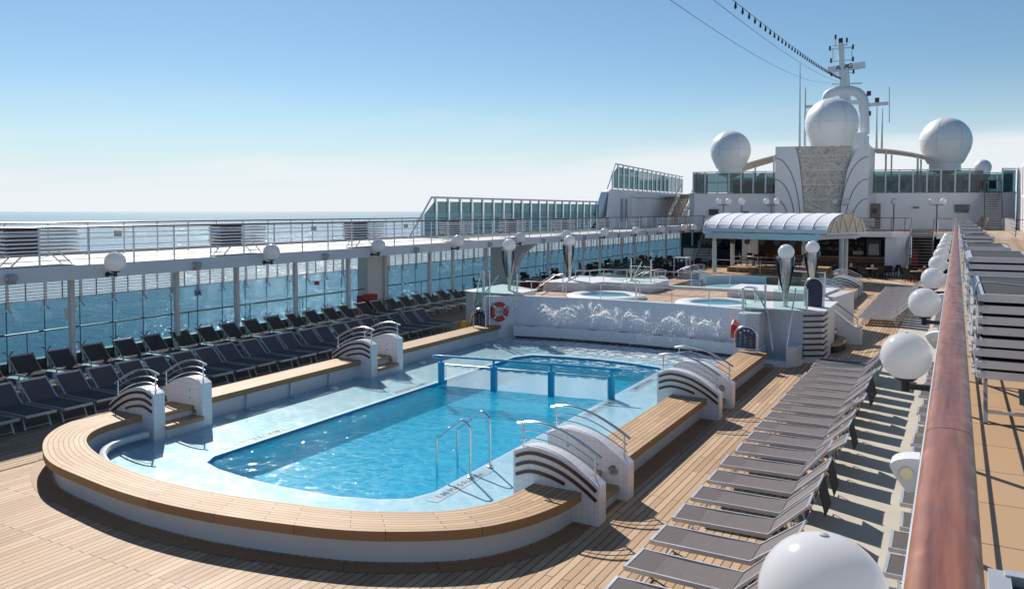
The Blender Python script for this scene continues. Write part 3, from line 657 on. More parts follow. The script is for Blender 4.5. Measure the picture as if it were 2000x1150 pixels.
# ---- arched bridges
def arch_profile(right, n=16):
    """(x,z) list, from pool side to deck side"""
    key = [(0, .98), (.30, 1.09), (.62, 1.07), (.93, .98), (1.27, .80), (1.52, .62)]
    P = smoothpath([(a, 0, b) for a, b in key], 4)
    x0 = -6.27 if right else -14.93
    s = 1 if right else -1
    return [(x0 + s * p.x, p.z) for p in P]
def bridge(label, yc, right, detail=True):
    s = 1 if right else -1
    x0 = -6.27 if right else -14.93
    r = thing('pool_bridge', label, 'bridge', (x0 + s * .75, yc, 0), 'arched tiled bridges over the pool benches')
    prof = arch_profile(right)
    for k, (ya, yb) in enumerate(((yc - .85, yc - .57), (yc + .40, yc + .68))):
        poly = [(x0, ya, -.06)] + [(x, ya, z) for x, z in prof] + [(x0 + s * 1.52, ya, -.06)]
        w = obj('side_wall', MB().slab(poly, (0, yb - ya, 0)), 'wall_tile', r)
        yf = ya - .012 if k == 0 else yb + .012
        sm = MB()
        for j, dz in enumerate((.10, .25, .40)):
            pts = [(x + s * .06 * 0, yf, z - dz) for x, z in prof]
            a = 1; b_ = len(pts) - (1, 1, 8)[j]
            pp = pts[a:b_]
            for q in range(len(pp) - 1): sm.bar(pp[q], pp[q + 1], .03, .05)
        obj('wood_slats', sm, 'brown_slat', w)
        # lights and small blue tiles on the inner faces
        yi = yb + .006 if k == 0 else ya - .006
        if k == 1:
            for xx, zz in ((.27, .36), (1.25, .5)):
                c = Vector((x0 + s * xx, ya, zz))
                pr = MB()
                ring = [(c.x + .075 * cos(t), ya - .012, c.z + .075 * sin(t)) for t in [2 * pi * q / 16 for q in range(16)]]
                pr.tube(ring, .012, 6, closed=True)
                pr.slab([(c.x + .07 * cos(t), ya - .004, c.z + .07 * sin(t)) for t in [2 * pi * q / 14 for q in range(14)]], (0, -.008, 0))
                obj('step_light', pr, 'brushed_steel', w, True)
            bt = MB()
            for zz in (.62, .80): bt.box(x0 + s * .40 - .025, x0 + s * .40 + .025, ya - .006, ya, zz - .025, zz + .025)
            obj('blue_tile', bt, 'blue_tile', w)
        # rail
        ym = (ya + yb) / 2
        def rz(off): return [(x, ym, z + off) for x, z in smoothrail]
        smoothrail = [(x0 + s * a, z) for a, z in [(p.x, p.z) for p in smoothpath([(0.0, 0, 1.0), (.35, 0, 1.06), (.75, 0, 1.0), (1.15, 0, .84), (1.5, 0, .64)], 5)]]
        rr = obj('railing', MB().tube(rz(.40), .024, 8), 'steel', r, True)
        obj('mid_rail', MB().tube(rz(.26)[1:-1], .011, 6), 'steel', rr, True)
        obj('mid_rail', MB().tube(rz(.13)[1:-1], .011, 6), 'steel', rr, True)
        for xx, zt, zb_ in ((.11, 1.40, 1.0), (1.40, 1.10, .68)):
            obj('rail_post', MB().tube([(x0 + s * xx, ym, zb_ - .04), (x0 + s * xx, ym, zt)], .016, 8), 'steel', rr, True)
    ya, yb = yc - .57, yc + .40
    # steps: high middle tread and a lower tread to each side
    for nm, xa, xb, zt in (('step', .28, 1.02, .46), ('step', -.05, .28, .25), ('step', 1.02, 1.34, .25)):
        xs = sorted((x0 + s * xa, x0 + s * xb))
        q = obj('step', MB().box(xs[0] - .02, xs[1] + .02, ya, yb, zt - .09, zt), 'teak_step', r)
        obj('riser', MB().box(xs[0] + .02, xs[1] - .02, ya, yb, -.06, zt - .09), 'white_paint', q)
    return r
bridge('arched tiled bridge at the near left corner of the pool, steel hoop rails', 11.87, False)
bridge('arched tiled bridge midway along the left side of the pool', 19.15, False)
bridge('arched tiled bridge at the near right corner of the pool, beside the loungers', 12.15, True)
bridge('arched tiled bridge midway along the right side of the pool', 19.35, True)

# ---- ladder rails at the pool edge
for y, lb in ((12.4, 'nearer steel grab rail of the pool ladder on the right pool edge'), (13.12, 'farther steel grab rail of the pool ladder on the right pool edge')):
    p = [(-7.8, y, -.05), (-7.8, y, .80), (-7.84, y, .93), (-7.95, y, 1.0), (-8.06, y, .97), (-8.5, y, .62), (-8.55, y, .52), (-8.55, y, -.55)]
    t = thing('ladder_rail', lb, 'ladder rail', (-7.8, y, -.05), 'pool ladder rails')
    obj('rail', MB().tube(smoothpath(p, 4), .022, 10), 'steel', t, True)
    obj('flange', MB().lathe((-7.8, y, -.05), [(.055, 0), (.055, .03), (.03, .04)], 14), 'steel', t, True)
# ---- net across the pool
nt_ = thing('pool_net', 'blue framed barrier with translucent netting across the pool', 'net barrier', (-10.5, 19.2, -.1))
posts = [(-12.9, 18.95), (-11.25, 19.13), (-9.55, 19.33), (-7.88, 19.55)]
for i, (x, y) in enumerate(posts):
    pm = MB().tube([(x, y, -.14 if i in (1, 2) else -.05), (x, y, .56)], .095, 16)
    obj('post', pm, 'pool_paint', nt_, True)
    if i in (1, 2): obj('post_neck', MB().tube([(x, y, .56), (x, y, .72)], .035, 10), 'pool_paint', nt_, True)
a, z = posts[0], posts[-1]
obj('top_rail', MB().tube(smoothpath([(a[0], a[1], .56), (a[0], a[1], .68), (a[0] + .1, a[1] + .01, .735), (z[0] - .1, z[1] - .01, .735), (z[0], z[1], .68), (z[0], z[1], .56)], 5), .033, 10), 'pool_paint', nt_, True)
obj('mid_rail', MB().tube([(a[0] + .05, a[1], .5), (z[0] - .05, z[1], .5)], .024, 8), 'steel', nt_, True)
nm = MB(); ln = MB()
K = 40
for k in range(K):
    t0, t1 = k / K, (k + 1) / K
    def P(t, top):
        x = a[0] + .18 + (z[0] - a[0] - .3) * t; y = a[1] + .02 + (z[1] - a[1]) * t
        sag = .43 - .035 * (1 - abs(((t * 12) % 1) * 2 - 1)) * 0 + .02 * cos(t * 24 * pi)
        return (x, y + .015 * sin(t * 30), sag if top else -.12)
    nm.add([P(t0, 1), P(t1, 1), P(t1, 0), P(t0, 0)], [(0, 1, 2, 3)])
for k in range(25):
    t0, t1 = k / 24, (k + .5) / 24
    if k < 24:
        x0_ = a[0] + .18 + (z[0] - a[0] - .3) * t0; x1_ = a[0] + .18 + (z[0] - a[0] - .3) * t1; x2_ = a[0] + .18 + (z[0] - a[0] - .3) * (k + 1) / 24
        yy = lambda t: a[1] + .02 + (z[1] - a[1]) * t
        ln.bar((x0_, yy(t0), .5), (x1_, yy(t1), .42), .006); ln.bar((x1_, yy(t1), .42), (x2_, yy((k + 1) / 24), .5), .006)
obj('netting', nm, 'net_film', nt_); obj('lacing', ln, 'net_lines', nt_)

# ------------------------------------------------------------------ island behind the pool
TOP = 1.62; TK = 1.28
isl = thing('waterfall_wall', 'long pale curved wall with a ledge and water jets at the far end of the pool', 'wall', (-10.5, 27.2, 0))
def fy(x): return 27.0 + .55 * (1 - ((x + 10.7) / 4.8) ** 2)
xs = [-15.3 + k * (9.25 / 20) for k in range(21)]
front = [(x, fy(x)) for x in xs]
obj('wall', MB().prism(front + [(x, fy(x) + .32) for x in xs[::-1]], .10, TOP), 'wall_tile_big', isl)
xs2 = [x for x in xs if x > -15.0]
obj('ledge', MB().prism([(x, fy(x) - .42) for x in xs2] + [(x, fy(x) + .01) for x in xs2[::-1]], .12, .50), 'white_stone', isl)
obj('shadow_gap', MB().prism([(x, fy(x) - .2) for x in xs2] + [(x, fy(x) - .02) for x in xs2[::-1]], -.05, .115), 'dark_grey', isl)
nz_x = [-14.2, -13.0, -11.75, -10.5, -9.2, -7.9, -6.9]
for x in nz_x: obj('nozzle', MB().box(x - .18, x + .18, fy(x) - .36, fy(x) - .30, .50, .515), 'black', isl)
# island body
body = [(-15.9, 28.0), (-15.3, 27.3)] + [(x, fy(x) + .33) for x in xs] + [(-5.6, 27.4), (-4.7, 28.6), (-4.7, 36.4), (-16.3, 36.4), (-16.3, 28.6)]
mb = MB().prism(body, .01, TK)
isld = thing('raised_island', 'raised deck island with two round spa tubs behind the waterfall wall', 'raised deck', (-10.5, 32, 0))
obj('island_base', mb, 'wall_tile_big', isld)
spa = [(-12.75, 31.0), (-7.9, 30.5)]
def circ(c, r, n=40): return [(c[0] + r * cos(2 * pi * k / n), c[1] + r * sin(2 * pi * k / n)) for k in range(n)]
obj('teak_top', MB().sheet([[(x, y) for x, y in body], circ(spa[0], 1.0), circ(spa[1], 1.0)], TK + .006), 'teak_deck', isld)
for i, c in enumerate(spa):
    h = thing('spa_tub', ('round white rimmed spa tub on the left behind the jets', 'round white rimmed spa tub on the right behind the jets')[i], 'hot tub', (c[0], c[1], TK), 'round spa tubs on the raised island')
    n = 40
    rm = MB().lathe((c[0], c[1], TK), [(1.66, .0), (1.66, .10), (1.6, .15), (1.15, .17), (1.08, .13), (1.05, -.1), (1.02, -.8)], n)
    rm.f = [f for f in rm.f if len(f) == 4]
    obj('rim', rm, 'white_stone', h, True)
    obj('basin', MB().sheet([circ(c, 1.04)], TK + .05), 'blue_tile', h)
    obj('spa_water', MB().sheet([circ(c, 1.05)], TK + .155), 'water_spa', h)
    for dy in (0, .4):
        px = c[0] + 1.15; py = c[1] - .2 + dy
        pp = [(px + .25, py, TK + .02), (px + .25, py, TK + .62), (px + .18, py, TK + .74), (px - .1, py, TK + .76), (px - .3, py, TK + .70), (px - .35, py, TK + .5), (px - .2, py, TK + .35)]
        obj('grab_rail', MB().tube(smoothpath(pp, 4), .022, 8), 'steel', h, True)
obj('back_rim', MB().prism([(-11.8, 36.0), (-8.4, 36.0), (-8.4, 36.4), (-11.8, 36.4)], TK, TK + .14), 'white_stone', isld)

def tower(side):
    """tiled corner tower left(-1)/right(+1)"""
    s = side; cx = -10.5
    X = lambda d: cx + s * d        # d = distance from the centreline
    if s > 0:
        r = thing('shower_tower', 'tiled corner tower with shower niche and wooden slats right of the jets', 'shower tower', (X(5.4), 27, 0))
    else:
        r = thing('corner_tower', 'white tiled corner block left of the jets under the glass screen', 'tiled block', (X(5.4), 27, 0))
    # body with niche: rear block
    poly = [(X(4.5), 27.4), (X(4.5), 28.8), (X(6.8), 30.2), (X(6.8), 27.2), (X(6.3), 26.95)]
    obj('tower_body', MB().prism(poly, 0, TOP + .04), 'wall_tile', r)
    # front wing with arched sign
    if s < 0:
        obj('front_wing', MB().prism([(-15.95, 26.35), (-15.80, 26.25), (-15.0, 27.15), (-15.0, 27.45), (-15.95, 27.4)], 0, TOP), 'wall_tile', r)
        obj('corner_pipe', MB().tube([(-15.87, 26.2, .2), (-15.87, 26.2, 2.6)], .045, 10), 'white_metal', r, True)
    else: obj('front_wing', MB().prism([(X(4.35), 26.2), (X(4.62), 26.05), (X(5.0), 26.35), (X(5.0), 27.15), (X(4.35), 27.05)], 0, TOP - .03), 'wall_tile', r)
    obj('top_slab', MB().prism([(X(4.3), 26.9)] + [(X(5.1), 26.9), (X(6.35), 26.85), (X(6.9), 27.15), (X(6.9), 30.3), (X(4.4), 28.9)], TOP + .04, TOP + .09), 'white_stone', r)
    if s > 0:
        obj('shower_tray', MB().prism([(X(4.9), 25.9), (X(5.4), 25.75), (X(5.95), 25.9), (X(6.25), 26.3), (X(6.3), 27.0), (X(4.9), 27.0)], .0, .16), 'wall_tile', r)
        obj('tray_water', MB().prism([(X(5.1), 26.15), (X(5.85), 26.15), (X(6.0), 26.9), (X(5.1), 26.9)], .16, .165), 'blue_tile', r)
        obj('tray_wall', MB().prism([(X(4.95), 26.0), (X(5.1), 25.9), (X(5.1), 26.9), (X(4.95), 26.9)], .16, .52), 'wall_tile', r)
        obj('tray_wall', MB().prism([(X(5.9), 26.0), (X(6.2), 26.2), (X(6.25), 26.9), (X(5.95), 26.9)], .16, .62), 'wall_tile', r)
        bl = MB()
        for k in range(8):
            z0 = .2 + k * .19
            bl.bar((X(6.83), 27.32, z0), (X(6.83), 28.2, z0), .03, .05)
        sf = MB()
        for k in range(8):
            z0 = .24 + k * .185
            sf.bar((X(6.26), 26.90, z0 + .0), (X(6.85), 27.17, z0 + .02), .05, .055)
        obj('wood_slats', bl, 'brown_slat', r); obj('wood_slats', sf, 'brown_slat', r)
        ds = obj('drain_plate', MB().box(X(5.3), X(5.55), 25.70, 25.76, .06, .09), 'green_sign', r)
    return r
tower(1); tower(-1)
# arched safety signs with steel hoops (both sides)
for s, lb in ((1, 'dark blue arched safety notice in a steel hoop, right end of the pool'), (-1, 'dark blue arched safety notice in a steel hoop, left end of the pool')):
    x1, x2 = (-6.05, -5.35) if s > 0 else (-15.95, -15.4)
    y = 25.35 if s > 0 else 25.6
    z0 = .5
    r = thing('safety_sign', lb, 'sign', ((x1 + x2) / 2, y, z0), 'arched safety notices at the pool ends')
    hw = (x2 - x1) / 2; cx = (x1 + x2) / 2
    H = .5
    pts = [(x1, y, z0)] + [(cx - hw * cos(t), y, z0 + H + hw * .85 * sin(t)) for t in [pi * k / 12 for k in range(13)]] + [(x2, y, z0)]
    obj('hoop', MB().tube(pts, .022, 8), 'steel', r, True)
    pl = [(x1 + .05, y, z0 + .1), (x1 + .05, y, z0 + H)] + [(cx - (hw - .05) * cos(t), y, z0 + H + (hw - .05) * .85 * sin(t)) for t in [pi * k / 12 for k in range(13)]] + [(x2 - .05, y, z0 + .1)]
    pb = obj('panel', MB().slab(pl, (0, .015, 0)), 'navy', r)
    for k, (dx, dz) in enumerate(((-.17, .14), (-.05, .22), (.07, .22), (.18, .16))):
        c = (cx + dx, y - .004, z0 + H + dz - .06)
        rg = MB().slab([(c[0] + .042 * cos(t), c[1], c[2] + .042 * sin(t)) for t in [2 * pi * q / 14 for q in range(14)]], (0, -.004, 0))
        obj('pictogram', rg, 'sign_blue' if k == 3 else 'red_paint', pb)
        if k < 3:
            obj('pictogram_face', MB().slab([(c[0] + .03 * cos(t), c[1] - .005, c[2] + .03 * sin(t)) for t in [2 * pi * q / 12 for q in range(12)]], (0, -.003, 0)), 'white_paint', pb)
    tx = MB()
    for col in range(3):
        for rw in range(9):
            if random.random() < .85: tx.box(cx - .22 + col * .16, cx - .22 + col * .16 + random.uniform(.06, .12), y - .004, y - .001, z0 + .17 + rw * .04, z0 + .18 + rw * .04)
    obj('small_print', tx, 'seam_grey', pb)
# lifebuoys
def lifebuoy(c, nrm, label):
    r = thing('lifebuoy', label, 'lifebuoy', c, 'lifebuoys on the pool wall')
    n = Vector(nrm).normalized(); u = Vector((0, 0, 1)); v = n.cross(u).normalized(); C_ = Vector(c)
    pts = [C_ + (u * sin(t) + v * cos(t)) * .29 for t in [2 * pi * k / 32 for k in range(32)]]
    obj('ring', MB().tube(pts, .085, 10, closed=True), 'orange_red', r, True)
    for q in range(4):
        t = pi / 4 + q * pi / 2
        pp = [C_ + (u * sin(t + d) + v * cos(t + d)) * .29 for d in (-.13, -.04, .04, .13)]
        obj('band', MB().tube(pp, .09, 10, cap=False), 'silver_band', r, True)
    rp = MB()
    rp.tube([C_ + u * .2 + n * .06, C_ + n * .09 - u * .02, C_ - u * .2 + n * .06], .008, 6)
    rp.tube([C_ + v * .2 + n * .06, C_ - v * .2 + n * .06], .012, 6)
    obj('bracket', rp, 'dark_grey', r)
lifebuoy((-15.37, 26.58, 1.02), (.75, -.66, 0), 'orange lifebuoy with silver bands hanging left of the water jets')
lifebuoy((-6.28, 26.32, 1.0), (-1, -.05, 0), 'orange lifebuoy seen edge-on at the right end of the jet wall')

# globe and cone lamps on the island
def cone_lamp(x, y, zb, label):
    r = thing('cone_lamp', label, 'lamp', (x, y, zb), 'globe lamps on tapering mirror cones')
    H = 1.84
    obj('globe', MB().sphere((x, y, zb + H), .265, 32, 18), 'globe', r, True)
    n = 18
    cm = MB().lathe((x, y, zb), [(.075, 0), (.075, .33), (.085, .40), (.16, .85), (.22, 1.25), (.215, 1.62)], n)
    cm.f = cm.f[:-2]
    obj('cone', cm, 'brushed_steel', r, True)
    # two flaring mirror wings
    for sg in (-1, 1):
        w = [(x + sg * .04, y - .06, zb + .34), (x + sg * .16, y - .10, zb + .75), (x + sg * .29, y - .14, zb + 1.35), (x + sg * .315, y - .12, zb + 1.68), (x + sg * .25, y + .05, zb + 1.70), (x + sg * .2, y + .04, zb + 1.2), (x + sg * .06, y + .02, zb + .4)]
        obj('wing', MB().slab(w, (0, .012, 0)), 'brushed_steel', r)
    obj('fin', MB().slab([(x - .06, y - .27, zb + 1.0), (x - .02, y - .27, zb + 1.0), (x - .04, y - .285, zb + 1.85)], (0, .01, 0)), 'brushed_steel', r)
    obj('foot', MB().lathe((x, y, zb), [(.12, 0), (.12, .02), (.08, .03)], 16), 'steel', r)
cone_lamp(-15.7, 27.95, TOP + .08, 'globe lamp on a mirror cone at the front left of the island')
cone_lamp(-15.85, 34.0, TOP + .06, 'globe lamp on a mirror cone at the back left of the island')
cone_lamp(-4.95, 27.75, TOP + .08, 'globe lamp on a mirror cone above the shower niche, front right of the island')
cone_lamp(-5.0, 33.7, TOP + .0, 'globe lamp on a mirror cone at the back right of the island')

# handrail helper
def railing(label, pts, zs, h=.62, n_mid=1, post_every=1.6, mat='steel', cat='railing', name='railing', r0=.024, group=None, post_r=None, tops=None, lean=0):
    """pts xy path at base z=zs; posts, top rail and mid rails"""
    P = [Vector((x, y, zs)) for x, y in pts]
    r = thing(name, label, cat, P[0], group)
    T = [p + Vector((0, 0, h)) for p in P]
    obj('top_rail', MB().tube(T, r0, 8), tops or mat, r, True)
    for k in range(n_mid):
        z = h * (k + 1) / (n_mid + 1)
        obj('mid_rail', MB().tube([p + Vector((0, 0, z)) for p in P], r0 * .45, 6), mat, r, True)
    for i in range(len(P) - 1):
        L = (P[i + 1] - P[i]).length; m = max(1, round(L / post_every))
        for k in range(m + (1 if i == len(P) - 2 else 0)):
            q = P[i].lerp(P[i + 1], k / m)
            obj('post', MB().tube([q, q + Vector((0, 0, h))], post_r or r0 * .7, 6), mat, r, True)
    return r
railing('low steel railing along the top of the waterfall wall', [(-15.2, 27.4)] + [(x, fy(x) + .12) for x in xs[2:-1:3]] + [(-6.15, 27.2)], TOP, .55, 1, 1.9)
# raised boxes at the back of the island
bl = thing('raised_planter', 'pale tiled raised block at the back left of the island', 'tiled block', (-14, 34, TK))
obj('block', MB().prism([(-16.45, 32.45), (-14.35, 32.45), (-14.1, 33.7), (-11.75, 33.8), (-11.75, 36.3), (-16.45, 36.3)], TK, TOP + .03), 'wall_tile_big', bl)
obj('cap', MB().prism([(-16.5, 32.4), (-14.3, 32.4), (-14.05, 33.65), (-11.7, 33.75), (-11.7, 36.35), (-16.5, 36.35)], TOP + .03, TOP + .07), 'white_stone', bl)
ring_ = [(-13.3 + .06 * cos(t), 33.69, 1.42 + .06 * sin(t)) for t in [2 * pi * k / 14 for k in range(14)]]
railing('steel railing on the back left block of the island', [(-14.9, 32.6), (-14.25, 32.7), (-14.05, 33.85), (-11.85, 33.95)], TOP + .06, .58, 1, 1.3)
railing('steel railing closing the back edge of the island between the blocks', [(-11.75, 34.2), (-8.4, 34.2)], TK + .1, .85, 1, 1.6)
br_ = thing('raised_planter', 'pale tiled raised block at the back right of the island', 'tiled block', (-6.5, 35, TK))
obj('block', MB().prism([(-8.4, 33.8), (-4.6, 33.2), (-4.35, 36.3), (-8.4, 36.3)], .0, TOP - .02), 'wall_tile_big', br_)
obj('cap', MB().prism([(-8.45, 33.75), (-4.55, 33.15), (-4.3, 36.35), (-8.45, 36.35)], TOP - .02, TOP + .02), 'white_stone', br_)
# slim handrails at stairs
solo('stair_handrail', MB().tube([(-16.2, 30.6, .9), (-15.4, 30.2, 1.9), (-14.7, 29.9, 2.25), (-14.1, 29.9, 2.2)], .03, 8), 'steel', 'bright steel handrail climbing beside the front left globe lamp', 'handrail', smooth=True)
solo('stair_handrail', MB().tube([(-16.6, 30.9, 1.1), (-15.3, 31.4, 2.1), (-14.9, 31.3, 2.2), (-14.9, 31.3, 1.3)], .025, 8), 'steel', 'steel handrail rising to the left rear block of the island', 'handrail', smooth=True)
solo('stair_handrail', MB().tube([(-15.25, 29.9, 1.35), (-14.3, 32.5, 2.25)], .025, 8), 'steel', 'dark sloping handrail in front of the back left block', 'handrail', smooth=True)
# right side stair with parapet
st = thing('island_stairs', 'curved teak steps between tiled parapets on the right of the island', 'stairs', (-4, 30, 0))
for k in range(4):
    zt = .32 + k * .32 if False else .30 * (k + 1)
    xr = -3.35 - k * .32
    pts = [(-4.75, 28.9), (xr - .5, 28.9)] + [(xr - .35 + .35 * sin(t), 29.3 + 2.3 * (1 - cos(t)) * .5) for t in [pi * q / 8 for q in range(9)]] + [(xr - .35, 31.6), (-4.75, 31.6)]
    q = obj('step', MB().prism(pts, zt - .07, zt), 'teak_step', st)
    obj('riser', MB().prism([(x - .03 if x > -4.7 else x, y) for x, y in pts], .0 if k == 0 else zt - .3, zt - .071), 'teak_edge', q)
pz = [(-4.75, 31.65, 0), (-4.75, 31.65, 1.62), (-4.5, 31.65, 1.62), (-3.2, 31.65, .62), (-2.95, 31.65, .60), (-2.95, 31.65, 0)]
obj('parapet', MB().slab(pz, (0, .3, 0)), 'wall_tile', st)
pz2 = [(-4.78, 31.62, 1.62), (-4.5, 31.62, 1.63), (-3.2, 31.62, .63), (-2.92, 31.62, .61), (-2.92, 31.62, .65), (-3.2, 31.62, .67), (-4.5, 31.62, 1.67), (-4.78, 31.62, 1.67)]
obj('coping', MB().slab(pz2, (0, .36, 0)), 'white_stone', st)
obj('handrail', MB().tube([(-3.1, 31.75, .6), (-3.1, 31.75, .95), (-3.25, 31.75, 1.05), (-4.9, 31.75, 2.25), (-5.1, 31.75, 2.3)], .025, 8), 'steel', st, True)
obj('stair_block', MB().prism([(-4.7, 32.3), (-4.2, 32.3), (-3.7, 36.3), (-4.7, 36.3)], 0, 1.55), 'wall_tile', st)
# steel hoop with dark panel above the right tower
hp = thing('hoop_panel', 'dark panel in a steel hoop standing on the right tower', 'panel', (-4.1, 28.6, TOP))
pts = [(-4.42, 28.3, TOP + .05)] + [(-4.12 - .3 * cos(t), 28.3, TOP + .75 + .3 * sin(t)) for t in [pi * k / 12 for k in range(13)]] + [(-3.82, 28.3, TOP + .05)]
obj('hoop', MB().tube(pts, .03, 8), 'steel', hp, True)
obj('panel', MB().slab([(p[0] * .86 - 4.12 * .14, 28.31, p[2] - .03) for p in pts], (0, .02, 0)), 'navy', hp)
# glass screens on both towers
def screen(label, poly, thick=(0, .015, 0), posts=(), name='glass_screen', rails=()):
    r = thing(name, label, 'glass screen', poly[0][0] if isinstance(poly[0][0], tuple) else poly[0])
    polys = poly if isinstance(poly[0][0], tuple) else [poly]
    for p in polys: obj('pane', MB().slab(p, thick), 'glass_clear', r)
    for a_, b_ in posts: obj('post', MB().tube([a_, b_], .035, 10), 'steel', r, True)
    for pth in rails: obj('edge_rail', MB().tube(pth, .025, 8), 'steel', r, True)
    return r
screen('tall tapering glass screen beside the left tower', [[(-16.9, 26.9, .35), (-15.62, 26.3, .5), (-15.62, 26.3, 2.3), (-16.35, 26.75, 2.45)], [(-15.6, 26.3, 1.68), (-14.9, 27.15, 1.68), (-14.9, 27.15, 2.45), (-15.6, 26.3, 2.35)]], (0.01, .012, 0),
       posts=[((-15.62, 26.25, .3), (-15.62, 26.25, 2.62)), ((-16.5, 27.3, 1.6), (-16.5, 27.3, 2.5)), ((-14.9, 27.15, 1.65), (-14.9, 27.15, 2.45))], rails=[[(-16.95, 26.9, .3), (-16.4, 26.9, 2.5)], [(-15.95, 25.6, 1.2), (-15.6, 26.9, 2.4)]])
screen('glass screen with a sloping steel post at the front right tower', [[(-6.05, 26.45, 1.62), (-5.3, 26.3, 1.62), (-5.3, 26.3, 2.35), (-6.05, 26.45, 2.35)], [(-5.1, 26.5, 1.7), (-4.15, 26.9, 1.7), (-4.15, 26.9, 2.4), (-5.1, 26.5, 2.4)]], (0, .015, 0),
       posts=[((-6.05, 26.4, 1.55), (-6.05, 26.4, 2.4)), ((-5.5, 27.2, 1.65), (-5.5, 27.2, 2.5)), ((-4.15, 27.0, 1.65), (-4.15, 27.0, 2.4))], rails=[[(-5.8, 26.9, 2.35), (-5.2, 26.2, 1.65), (-4.98, 25.9, .5)], [(-4.5, 27.0, 2.4), (-4.55, 26.4, 1.4), (-4.6, 26.05, .6)]])
screen('glass screen with steel posts on the back left block', [[(-14.3, 35.2, 1.7), (-12.2, 35.0, 1.7), (-12.2, 35.0, 2.65), (-14.3, 35.2, 2.65)]], (0, .015, 0),
       posts=[((-13.2, 35.1, 1.7), (-13.2, 35.1, 2.7)), ((-12.2, 35, 1.7), (-12.2, 35, 2.7))], rails=[[(-13.1, 34.9, 1.7), (-12.6, 34.9, 2.6)]])
screen('glass screen with steel frame on the back right block', [[(-6.4, 34.4, 1.64), (-4.5, 33.6, 1.64), (-4.5, 33.6, 2.45), (-6.4, 34.4, 2.45)]], (0, .015, 0),
       posts=[((-4.5, 33.6, 1.6), (-4.5, 33.6, 2.5)), ((-6.4, 34.4, 1.6), (-6.4, 34.4, 2.5))], rails=[[(-6.4, 34.4, 2.47), (-4.5, 33.6, 2.47)]])
# yellow wet-floor sign
wf = MB().slab([(-16.95, 26.0, 0), (-16.5, 26.0, 0), (-16.62, 26.12, .62), (-16.82, 26.12, .62)], (0, .02, 0)); wf.slab([(-16.95, 26.35, 0), (-16.5, 26.35, 0), (-16.62, 26.16, .62), (-16.82, 26.16, .62)], (0, .02, 0))
solo('wet_floor_sign', wf, 'yellow', 'small yellow folding floor sign behind the left glass screen', 'floor sign')

# ------------------------------------------------------------------ fountain jets
def jet(x, k, wide, v0, cnt, label):
    """fan of thin ballistic arcs from a nozzle on the ledge, breaking into drops as they fall"""
    y0 = fy(x) - .33; m = MB(); rnd = random.Random(k * 17 + 3)
    def drop(px, py, pz, r):
        if pz < 0: return
        e = r * rnd.uniform(1, 2)
        m.add([(px + r, py, pz), (px, py + r, pz), (px - r, py, pz), (px, py - r, pz), (px, py, pz + e), (px, py, pz - e)],
              [(0, 1, 4), (1, 2, 4), (2, 3, 4), (3, 0, 4), (1, 0, 5), (2, 1, 5), (3, 2, 5), (0, 3, 5)])
    n_arc = max(3, int(cnt / 260))
    for q in range(n_arc):
        a_ = wide * (-1 + 2 * (q + .5) / n_arc) * 1.15 + rnd.uniform(-.08, .08)
        v = v0 * rnd.uniform(.92, 1.03); vz = v * cos(a_ * .66); vx = v * sin(a_) * .78; vy = -rnd.uniform(.35, .7); ta = vz / 9.8
        t_ = ta * rnd.uniform(.45, .7)
        while t_ < ta * 2.3:                     # the arc itself, denser near its crest
            f = t_ / ta; sp = .006 + .07 * max(0, f - .95) ** 1.2
            drop(x + vx * t_ + rnd.gauss(0, sp), y0 + vy * t_ + rnd.gauss(0, sp), .5 + vz * t_ - 4.9 * t_ * t_ + rnd.gauss(0, sp), rnd.uniform(.009, .016) if f < 1.25 else rnd.uniform(.006, .013))
            t_ += .0028 * (1 + 2.2 * max(0, f - 1.0)) * rnd.uniform(.5, 1.6)
        for _ in range(int(cnt / n_arc * .55)):  # loose drops round the arc
            t_ = ta * rnd.uniform(.8, 2.4); sp = .05 + .12 * max(0, t_ / ta - .8)
            drop(x + vx * t_ + rnd.gauss(0, sp), y0 + vy * t_ + rnd.gauss(0, sp), .5 + vz * t_ - 4.9 * t_ * t_ + rnd.gauss(0, sp), rnd.uniform(.006, .013))
    solo('water_jet', m, 'droplet', label, 'water jet', 'fountain jets along the waterfall wall')
JW = [(-14.1, .95, 4.3, 1900, 'broad fan of spray at the left end of the jet wall'),
      (-13.0, .75, 3.8, 500, 'thin spray just left of the strongest fountain jets'),
      (-11.9, .95, 4.35, 2100, 'tall dense fountain jet, second big plume from the left'),
      (-10.7, .95, 4.25, 1300, 'broad fountain jet in the middle of the wall'),
      (-9.4, .9, 4.1, 600, 'sparse arching jet right of the middle'),
      (-8.0, .7, 4.1, 1100, 'bushy upright jet on the right part of the wall'),
      (-6.9, .8, 3.9, 350, 'small single arc of water at the right end of the wall')]
for k, (x, wd, v0, c, lb) in enumerate(JW): jet(x, k, wd, v0, c, lb)

